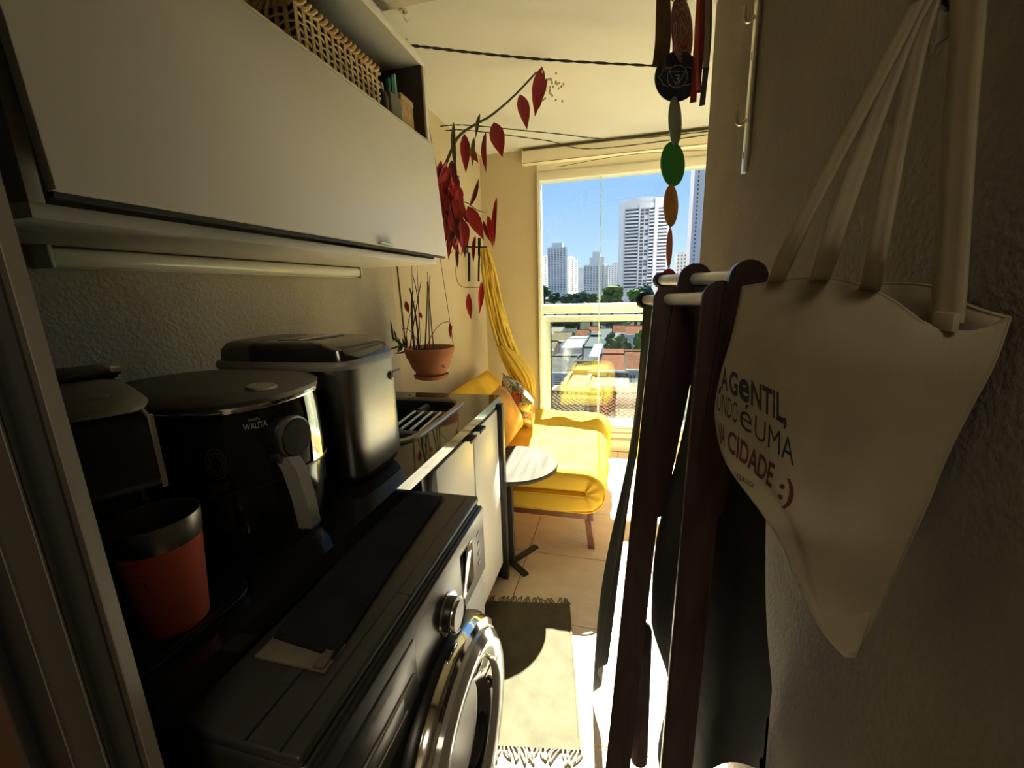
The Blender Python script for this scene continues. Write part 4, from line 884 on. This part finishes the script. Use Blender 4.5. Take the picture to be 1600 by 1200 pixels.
def thick(o, t=.0022):
    m_ = o.modifiers.new('cloth_thickness', 'SOLIDIFY'); m_.thickness = t; m_.offset = 0
fo = part('front_panel', fg, TOTE, tg, sharp=80); thick(fo)
bo = part('back_panel', MB().grid(back, 30, 30), TOTE, tg, sharp=80); thick(bo)
part('top_hem', MB().tube([front(i/40, 0)+Vector((0, 0, .001)) for i in range(41)], .0018, 6), TOTE, tg)
part('top_hem', MB().tube([back(i/40, 0) for i in range(41)], .0018, 6), TOTE, tg)
part('side_seam', MB().tube([poly_at(Lw, i/40) for i in range(41)], .0013, 6), TOTE, tg)
part('side_seam', MB().tube([poly_at(Rw, i/40) for i in range(41)], .0013, 6), TOTE, tg)
HK = atx(1472, -22, .318)
def strap(pts, w, wdirs):
    pts = smooth(pts, 26); A = []; n = len(pts)
    for i, p in enumerate(pts):
        t = (pts[min(i+1, n-1)]-pts[max(i-1, 0)]).normalized(); wd_ = Vector(wdirs[0]).lerp(Vector(wdirs[1]), i/(n-1)); wd_ = (wd_-wd_.dot(t)*t).normalized()
        A += [p-wd_*w/2, p-wd_*w/6+t.cross(wd_)*.0015, p+wd_*w/6+t.cross(wd_)*.0015, p+wd_*w/2]
    fs = [(4*i+k, 4*i+k+1, 4*i+k+5, 4*i+k+4) for i in range(n-1) for k in range(3)]
    o = part('strap', MB().add(A, fs), TOTE, tg, sharp=80); thick(o, .003); return o
def onbag(px, py, off=.003):
    d = w_dir(px, py).normalized(); h = bvh.ray_cast(EYE, d); return (h[0]-d*off, h[1]) if h[0] else (None, None)
def mid(px, py, x): return atx(px, py, x)
strap([onbag(1205, 456, -.035)[0], mid(1240, 375, .185), mid(1318, 225, .225), mid(1400, 70, .275), mid(1440, -10, .305), HK+Vector((-.004, 0, .012))], .018, ((.55, -.8, 0), (.3, -.9, 0)))
strap([onbag(1276, 450, -.035)[0], mid(1300, 375, .20), mid(1362, 200, .245), mid(1415, 60, .285), mid(1452, -10, .308), HK+Vector((-.008, 0, .012))], .019, ((.6, -.7, 0), (.3, -.9, 0)))
strap([onbag(1355, 468, -.035)[0], mid(1372, 385, .23), mid(1402, 225, .262), mid(1436, 70, .295), mid(1462, -10, .310), HK+Vector((-.002, .004, .012))], .017, ((.4, -.9, 0), (.3, -.9, 0)))
strap([mid(1478, 505, .292), mid(1481, 470, .292), mid(1490, 330, .296), mid(1500, 170, .300), mid(1512, 20, .306), mid(1505, -60, .312), HK+Vector((-.006, -.004, .014))], .034, ((.1, -1, 0), (.1, -1, 0)))
a_ = mid(1478, 498, .2905); part('stitch_patch', MB().box(a_.x-.003, a_.x+.003, a_.y-.014, a_.y+.014, a_.z-.011, a_.z+.006, .0015), TOTE, tg)
# printed slogan
def pxtext(pieces, bl, br, tl, tr, bold=0.0):
    mb = MB(); bl, br, tl, tr = [Vector((*p, 0)) for p in (bl, br, tl, tr)]
    for txt, u0, u1, vs_ in pieces:
        uv, fs = text_mesh(txt, bold); vs = []; ok = []
        for u, v in uv:
            u = u0+(u1-u0)*u; v *= vs_
            q = bl.lerp(br, u)*(1-v)+tl.lerp(tr, u)*v; h, n_ = onbag(q.x, q.y, .0022); vs.append(h if h else Vector((0, 0, 0))); ok.append(h is not None)
        keep = [f for f in fs if all(ok[i] for i in f)]; use = sorted({i for f in keep for i in f}); mp = {k: n for n, k in enumerate(use)}
        mb.add([vs[k] for k in use], [tuple(mp[k] for k in f) for f in keep])
    return mb
INK = mat('black_ink', (.012, .010, .008), .8); INKR = mat('maroon_ink', (.07, .014, .008), .8)
part('lettering', pxtext([('JA', -.06, .08, 1), ('G', .10, .235, 1), ('e', .25, .42, 1.32), ('NTIL,', .44, 1, 1)], (1129, 606), (1229, 663), (1130, 574), (1229, 620), .028), INK, tg)
part('lettering', pxtext([('UNDO', -.03, .245, 1), ('\u00e9', .275, .435, 1.32), ('UMA', .475, 1, 1)], (1123, 642), (1240, 728), (1125, 612), (1241, 688), -.004), INK, tg)
part('lettering', pxtext([('NA', -.03, .10, 1), ('CIDADE', .15, 1, 1)], (1124, 690), (1205, 762), (1125, 660), (1211, 727), .022), INKR, tg)
part('lettering', pxtext([(':)', 0, 1, 1)], (1215, 777), (1238, 788), (1221, 745), (1244, 753), .02), INKR, tg)
part('lettering', pxtext([('URBANDI', 0, 1, 1)], (1143, 743), (1177, 763), (1145, 735), (1178, 755), .01), INK, tg)
hk = thing('wall_hook', 'small dark wall hook holding the tote straps', 'hook', (XR, HK.y, HK.z))
part('plate', MB().box(XR-.004, XR, HK.y-.012, HK.y+.012, HK.z-.05, HK.z+.03, .001), mat('dark_bronze', (.03, .02, .015), .4, .8), hk)
part('hook', MB().tube(smooth([(XR-.003, HK.y, HK.z-.02), (XR-.012, HK.y, HK.z-.012), (XR-.03, HK.y, HK.z), (XR-.034, HK.y, HK.z+.028)], 10), .005, 8), MATS['dark_bronze'], hk)
# ================================================================ outside
_mat = mat
def mat(name, col, rough=.8, **k): return _mat(name, col, rough, **{**k, 'spec': 0.0})
GZ = -12.0
struct('ground', MB().box(-900, 900, 8, 2500, GZ-1, GZ), mat('city_ground', (0.028, 0.029, 0.024), .9, var=.3, vscale=.05), 'street level far below the window')
CONC = mat('pale_concrete', (.72, .72, .70), .8, var=.04, vscale=.2); CONC2 = mat('warm_render', (.74, .68, .60), .8, var=.05, vscale=.3); CONC3 = mat('grey_render', (.46, .46, .50), .8, var=.05, vscale=.3)
DARKW = mat('dark_window', (.10, .12, .16), .25); WHW = mat('white_render', (.82, .82, .80), .8); PINKR = mat('pink_render', (.80, .70, .68), .8)
RT = mat('roof_terracotta', (0.070, 0.032, 0.020), .85, var=.3, vscale=1.2); RT2 = mat('roof_orange', (0.082, 0.035, 0.023), .85, var=.2, vscale=1.5); RY = mat('roof_sand', (0.074, 0.059, 0.038), .85, var=.2, vscale=1.2); RGY = mat('roof_grey', (0.049, 0.046, 0.043), .85, var=.2, vscale=1.0); RW = mat('roof_white', (0.157, 0.157, 0.153), .7)
def tower(lb, px0, px1, ytop, Y, mt, floors, cols, depth=18, steps=(), dark=.5):
    a, b = at(px0, 447, Y), at(px1, 447, Y); zt = at((px0+px1)/2, ytop, Y).z; W = b.x-a.x
    o = thing('apartment_tower', lb, 'building', ((a.x+b.x)/2, Y, GZ), 'apartment towers on the skyline')
    part('wall', MB().box(a.x, b.x, Y, Y+depth, GZ, zt), mt, o)
    zp = zt
    for k, (f0, f1, dy) in enumerate(steps):
        z2 = at((px0+px1)/2, ytop-dy, Y).z; part('roof_block', MB().box(a.x+W*f0, a.x+W*f1, Y+2+k, Y+depth-2-k, zp, z2), mt, o); zp = z2
    part('parapet', MB().box(a.x-.3, b.x+.3, Y-.3, Y+.5, zt-.9, zt), mt, o)
    w = MB(); fh = (zt+2)/floors
    for i in range(floors):
        z = zt-1.6-(i+1)*fh+fh*.35
        if z < -3: break
        for k in range(cols):
            x = a.x+W*(k+.5)/cols; hw = W/cols*dark*.5; w.box(x-hw, x+hw, Y-.12, Y+.05, z, z+fh*.5)
    part('windows', w, DARKW, o, kind='stuff')
    return o
tower('pale tower behind the window frame at the far left', 838, 855, 400, 560, CONC2, 18, 4)
tower('tall pale tower with stepped roof left of the glass joint', 856, 884, 386, 520, CONC, 26, 6, steps=((.22, .8, 7),))
tower('cream tower right of the tall stepped tower', 886, 897, 402, 600, CONC2, 18, 2, steps=((.1, .7, 2),), dark=.3)
tower('narrow tower with dark window column beside the cream tower', 897, 902, 406, 590, CONC, 18, 1, dark=.7)
tower('small grey tower in the middle of the skyline', 903, 912, 418, 680, CONC3, 12, 3, dark=.4)
tower('wide stepped pale tower behind the glass joint', 912, 944, 414, 540, CONC, 15, 7, steps=((.25, .95, 12), (.40, .80, 21)))
tower('pale slab tower right of the glass joint', 939, 949, 413, 560, CONC2, 14, 2, dark=.3)
tower('lavender grey block left of the big tower', 950, 967, 413, 620, CONC3, 12, 4, steps=((.4, 1.0, 3),), dark=.4)
tower('small beige block right of the big tower', 1055, 1076, 394, 420, CONC2, 10, 4, dark=.4)
tower('tall pinkish tower at the right end of the window', 1075, 1112, 120, 260, PINKR, 50, 3, 14, dark=.18)
# the big tower with balconies
Y = 300
bt_ = thing('apartment_tower', 'big white tower with rows of balconies', 'building', (13, Y, GZ), 'apartment towers on the skyline')
def X(px): return at(px, 400, Y).x
zt = at(1000, 318, Y).z
bodyp = MB().prism([(X(967), Y, GZ), (X(1043), Y, GZ), (X(1043), Y, at(1043, 309, Y).z), (X(1000), Y, at(1000, 307, Y).z), (X(967), Y, at(967, 316, Y).z)], (0, 24, 0))
part('wall', bodyp, CONC, bt_)
part('fin', MB().box(X(966), X(974), Y-1.6, Y+.1, GZ, at(970, 316, Y).z), WHW, bt_); part('fin', MB().box(X(1020), X(1025), Y-1.6, Y+.1, GZ, at(1022, 311, Y).z), WHW, bt_)
part('fin', MB().box(X(996.5), X(998), Y-1.6, Y+.1, GZ, at(997, 322, Y).z), WHW, bt_)
part('roof_wall', MB().box(X(974), X(1020), Y-.9, Y+.1, at(997, 326, Y).z, at(997, 318, Y).z), CONC, bt_)
NF = 24; ztop = at(990, 327, Y).z; zbot = at(990, 452, Y).z; fh = (ztop-zbot)/NF
bays = [(975, 996), (1012, 1020), (1025.5, 1041)]
bal = []
for (a, b) in bays:
    x0, x1 = X(a), X(b)
    me = MB().box(x0, x1, -1.3, 0, 0, fh*.42).mesh('balcony'); me.materials.append(WHW)
    mw = MB().box(x0+.3, x1-.3, -.25, .05, fh*.42, fh*.95).mesh('window'); mw.materials.append(DARKW); bal.append((me, mw))
mc = MB().box(X(998.5), X(1004), -.2, .05, fh*.2, fh*.85).mesh('window'); mc.materials.append(DARKW)
mc2 = MB().box(X(1005.5), X(1011), -.2, .05, fh*.2, fh*.85).mesh('window'); mc2.materials.append(DARKW)
for i in range(NF):
    M = Matrix.Translation((0, Y, zbot+i*fh))
    for me, mw in bal: inst('balcony', me, bt_, M); inst('window', mw, bt_, M)
    inst('window', mc, bt_, M)
    if i % 3: inst('window', mc2, bt_, M)
# trees -----------------------------------------------------------
FOL = [mat('foliage_%d' % i, c, .9, var=.45, vscale=.9, bump=1, bscale=3) for i, c in enumerate([(.06, .085, .055), (.10, .15, .045), (.075, .095, .05), (.06, .09, .06)])]
BARK = mat('bark', (.08, .06, .04), .9)
def blob(mb, c, r, sub=2, amp=.25, seed=0):
    b = bmesh.new(); bmesh.ops.create_icosphere(b, subdivisions=sub, radius=1); rn = random.Random(seed)
    for v in b.verts: k = 1+rn.uniform(-amp, amp); v.co = Vector((c[0]+v.co.x*r[0]*k, c[1]+v.co.y*r[1]*k, c[2]+v.co.z*r[2]*k))
    mb.bm(b)
def tree(lb, px, py, Y, wpx, hpx, k):
    c = at(px, py, Y); R = wpx/F*Y/2; Hh = hpx/F*Y/2
    o = thing('street_tree', lb, 'tree', (c.x, Y, GZ), 'trees outside the window')
    part('trunk', MB().tube([(c.x, Y, GZ), (c.x+.2, Y, (GZ+c.z)/2), (c.x, Y, c.z)], [.45, .35, .2], 8), BARK, o)
    mb = MB(); rn = random.Random(int(px*7+py))
    for j in range(34):
        a = rn.uniform(0, 2*PI); q = rn.random()**.6*.8; h = rn.uniform(-.75, .75); s = .24+.12*rn.random()
        q *= math.sqrt(max(.1, 1-h*h)); blob(mb, (c.x+R*q*math.cos(a), Y+R*q*math.sin(a)*.6, c.z+Hh*h), (R*s, R*s, max(Hh*s*1.1, R*s*.5)), 2, .28, int(px*31+j))
    part('crown', mb, FOL[k], o, sharp=20)
for px, py, Y_, w, h, k, lb in ((850, 457, 150, 26, 20, 0, 'dark tree at the far left below the skyline'), (866, 465, 135, 24, 16, 3, 'dark bushy tree below the tall stepped tower'), (884, 467, 130, 26, 15, 0, 'dark tree below the cream tower'), (904, 466, 125, 28, 18, 3, 'dark green tree in the middle of the tree line'),
        (924, 467, 134, 24, 16, 2, 'olive tree left of the glass joint'), (956, 462, 128, 42, 28, 1, 'bright green tree below the big tower'), (994, 466, 132, 28, 24, 1, 'green tree beside the folded chair top'), (1004, 460, 150, 30, 26, 0, 'dark tree right of the bright green tree'),
        (880, 505, 119, 50, 12, 0, 'low dark shrubs behind the far roofs on the left'), (960, 503, 119, 56, 10, 3, 'low dark shrubs behind the far roofs on the right'), (964, 537, 64, 46, 34, 2, 'wide tree crown between the houses'), (1004, 533, 66, 28, 34, 1, 'lighter tree crown at the right between the houses')):
    tree(lb, px, py, Y_, w, h, k)
# houses ----------------------------------------------------------
def house(lb, px0, px1, yr, ye, Yf, Yb, roof, wall, wave=0, wins=(), louvre=False, wallback=None, thickness=.25):
    """roof slope from eave (front, Yf) up to ridge (Yb) and down behind"""
    e0, e1 = at(px0, ye, Yf), at(px1, ye, Yf); r0 = at((px0+px1)/2, yr, Yb); zr = max(r0.z, e0.z+.3); ze = (e0.z+e1.z)/2; W = e1.x-e0.x
    o = thing('house', lb, 'house', ((e0.x+e1.x)/2, Yf, GZ), 'houses below the window')
    n = max(2, int(W/.28)*6 if wave else 2); rows = max(1, int((Yb-Yf)/.42)) if wave else 1
    mb = MB(); vs = []; fs = []
    def zz(t): return ze+(zr-ze)*t
    for j in range(rows*2+1):
        t = (j//2+(1 if j % 2 else 0))/rows if wave else j/2; t = min(1, t); lift = (.05 if (wave and j % 2 == 0) else 0)
        for i in range(n+1):
            x = e0.x+W*i/n; w = wave*math.cos(2*PI*i/6) if wave else 0; vs.append(Vector((x, Yf-.3+(Yb-Yf+.3)*t, zz(t)+w+lift)))
    nr = rows*2+1
    for j in range(nr-1):
        for i in range(n): fs.append((j*(n+1)+i, j*(n+1)+i+1, (j+1)*(n+1)+i+1, (j+1)*(n+1)+i))
    mb.add(vs, fs); rf = part('roof', mb, roof, o, sharp=30)
    Yk = Yb+(Yb-Yf)*.8
    part('back_roof', MB().prism([(e0.x, Yb, zr-.02), (e0.x, Yk, ze), (e0.x, Yk, ze-thickness), (e0.x, Yb, zr-thickness)], (W, 0, 0)), roof, o)
    part('wall', MB().prism([(e0.x+.15, Yf, GZ), (e0.x+.15, Yk-.2, GZ), (e0.x+.15, Yk-.2, ze-.15), (e0.x+.15, Yb, zr-.15), (e0.x+.15, Yf, ze-.15)], (W-.3, 0, 0)), wall, o)
    part('ridge', MB().box(e0.x, e1.x, Yb-.15, Yb+.15, zr-.05, zr+.12, .05), roof, o)
    part('gutter', MB().box(e0.x, e1.x, Yf-.4, Yf-.28, ze-.16, ze-.02), WHW, o)
    for (a, b, c, d) in wins:
        p, q = at(a, b, Yf-.03), at(c, d, Yf-.03)
        f = part('window', MB().box(p.x, q.x, Yf-.08, Yf+.05, q.z, p.z), DARKW, o); hgt = p.z-q.z
        if louvre:
            for k in range(5): part('louvre', MB().box(p.x, q.x, Yf-.14, Yf-.06, q.z+hgt*(k+.25)/5, q.z+hgt*(k+.6)/5), WHW, f)
        else: part('window_bar', MB().box((p.x+q.x)/2-.03, (p.x+q.x)/2+.03, Yf-.12, Yf-.06, q.z, p.z).box(p.x, q.x, Yf-.12, Yf-.06, (p.z+q.z)/2-.03, (p.z+q.z)/2+.03), WHW, f)
    return o
house('house with red barrel tile roof at the lower right of the window', 926, 1010, 614, 664, 19.5, 24, RT, PINKR, .07)
house('low house with striped sand tile roof behind the futon', 845, 912, 619, 645, 21, 24.5, RY, CONC2, .06)
house('house with grey roof and blue-white louvred wall', 846, 893, 557, 580, 38, 44, RGY, mat('pale_blue_render', (.55, .60, .70), .8), 0, ((866, 589, 876, 603),), True)
house('house with orange roof and dark carport opening', 936, 976, 556, 577, 42, 50, RT2, mat('ochre_render', (.50, .42, .22), .8), 0, ((944, 580, 974, 595),))
house('pink rendered house with small window at the right', 977.5, 1012, 549, 576, 41, 48, RT, mat('rose_render', (.60, .52, .50), .8), 0, ((984, 586, 992, 598),))
house('large white-roofed hall in the middle distance', 878, 911, 529, 542, 64, 72, RW, CONC3)
house('far house with terracotta roof in the middle', 897, 917, 515, 528, 90, 98, RT, CONC2); house('far house with sand roof on the left', 858, 889, 519, 532, 84, 91, RY, CONC2)
house('far house with grey-white roof left of the tree', 935, 955, 513, 528, 86, 93, mat('roof_pale', (0.074, 0.074, 0.074), .8), CONC); house('far row house with pink roof on the right', 957, 977, 508, 520, 100, 106, RT, PINKR)
house('far red roof beside the big tree on the right', 978, 1010, 509, 522, 94, 104, RT2, PINKR); house('far pale gabled house at the left edge of the pane', 855, 876, 511, 520, 100, 108, mat('roof_cream', (0.097, 0.085, 0.068), .8), CONC2)
house('brown-walled house behind the grey roof', 848, 866, 533, 545, 54, 58, RY, mat('brick_rose', (.45, .30, .25), .8)); house('small house with pink roof past the white hall', 919, 937, 510, 518, 114, 120, RT2, WHW)
def slabs(lb, px0, px1, yt, yb, Yf, Yb, mt, wm_, par=True):
    a, b = at(px0, yb, Yf), at(px1, yb, Yf); z = a.z
    o = thing('flat_roof_building', lb, 'building', ((a.x+b.x)/2, Yf, GZ), 'flat roofed buildings below the window')
    part('wall', MB().box(a.x, b.x, Yf, Yb, GZ, z-.3), wm_, o); part('roof_slab', MB().box(a.x-.2, b.x+.2, Yf-.2, Yb+.2, z-.3, z), mt, o)
    if par: part('parapet', MB().box(a.x-.2, b.x+.2, Yb-.1, Yb+.2, z, z+.35).box(a.x-.2, a.x+.1, Yf-.2, Yb, z, z+.25), mt, o)
    return o
CS = mat('cream_slab', (0.089, 0.078, 0.057), .8, var=.08, vscale=.6)
slabs('cream flat roofed annex in the middle of the view', 882, 920, 590, 605, 29, 34, CS, CS)
slabs('low pale flat roof in front of the orange house', 918, 979, 596, 605, 29.5, 33.5, mat('pale_slab', (0.093, 0.086, 0.074), .8), CS)
slabs('yellowish terrace behind the cream annex', 890, 925, 578, 588, 36, 42, mat('yellow_slab', (0.070, 0.059, 0.030), .8), CS)
slabs('grey-walled block beside the white hall', 912, 931, 532, 541, 60, 72, mat('grey_slab', (0.059, 0.062, 0.065), .8), CONC3)
slabs('tall white gable wall left of the orange roof', 924, 933, 552, 556, 43, 52, WHW, WHW, False)
st_ = thing('outdoor_stair', 'white metal stair beside the blue-white house', 'stairs', (at(868, 610, 30).x, 30, GZ))
p, q = at(862, 617, 30), at(873, 604, 30)
for k in range(7): c = p.lerp(q, k/6); part('step', MB().box(c.x-.35, c.x+.35, 29.6, 30.4, c.z-.06, c.z), WHW, st_)
part('stringer', MB().tube([p+Vector((-.3, -.4, -.1)), q+Vector((.3, -.4, .1))], .06, 6).tube([(q.x+.3, 30, GZ), (q.x+.3, 30, q.z)], .08, 6).tube([(p.x-.3, 30, GZ), (p.x-.3, 30, p.z)], .08, 6), WHW, st_)
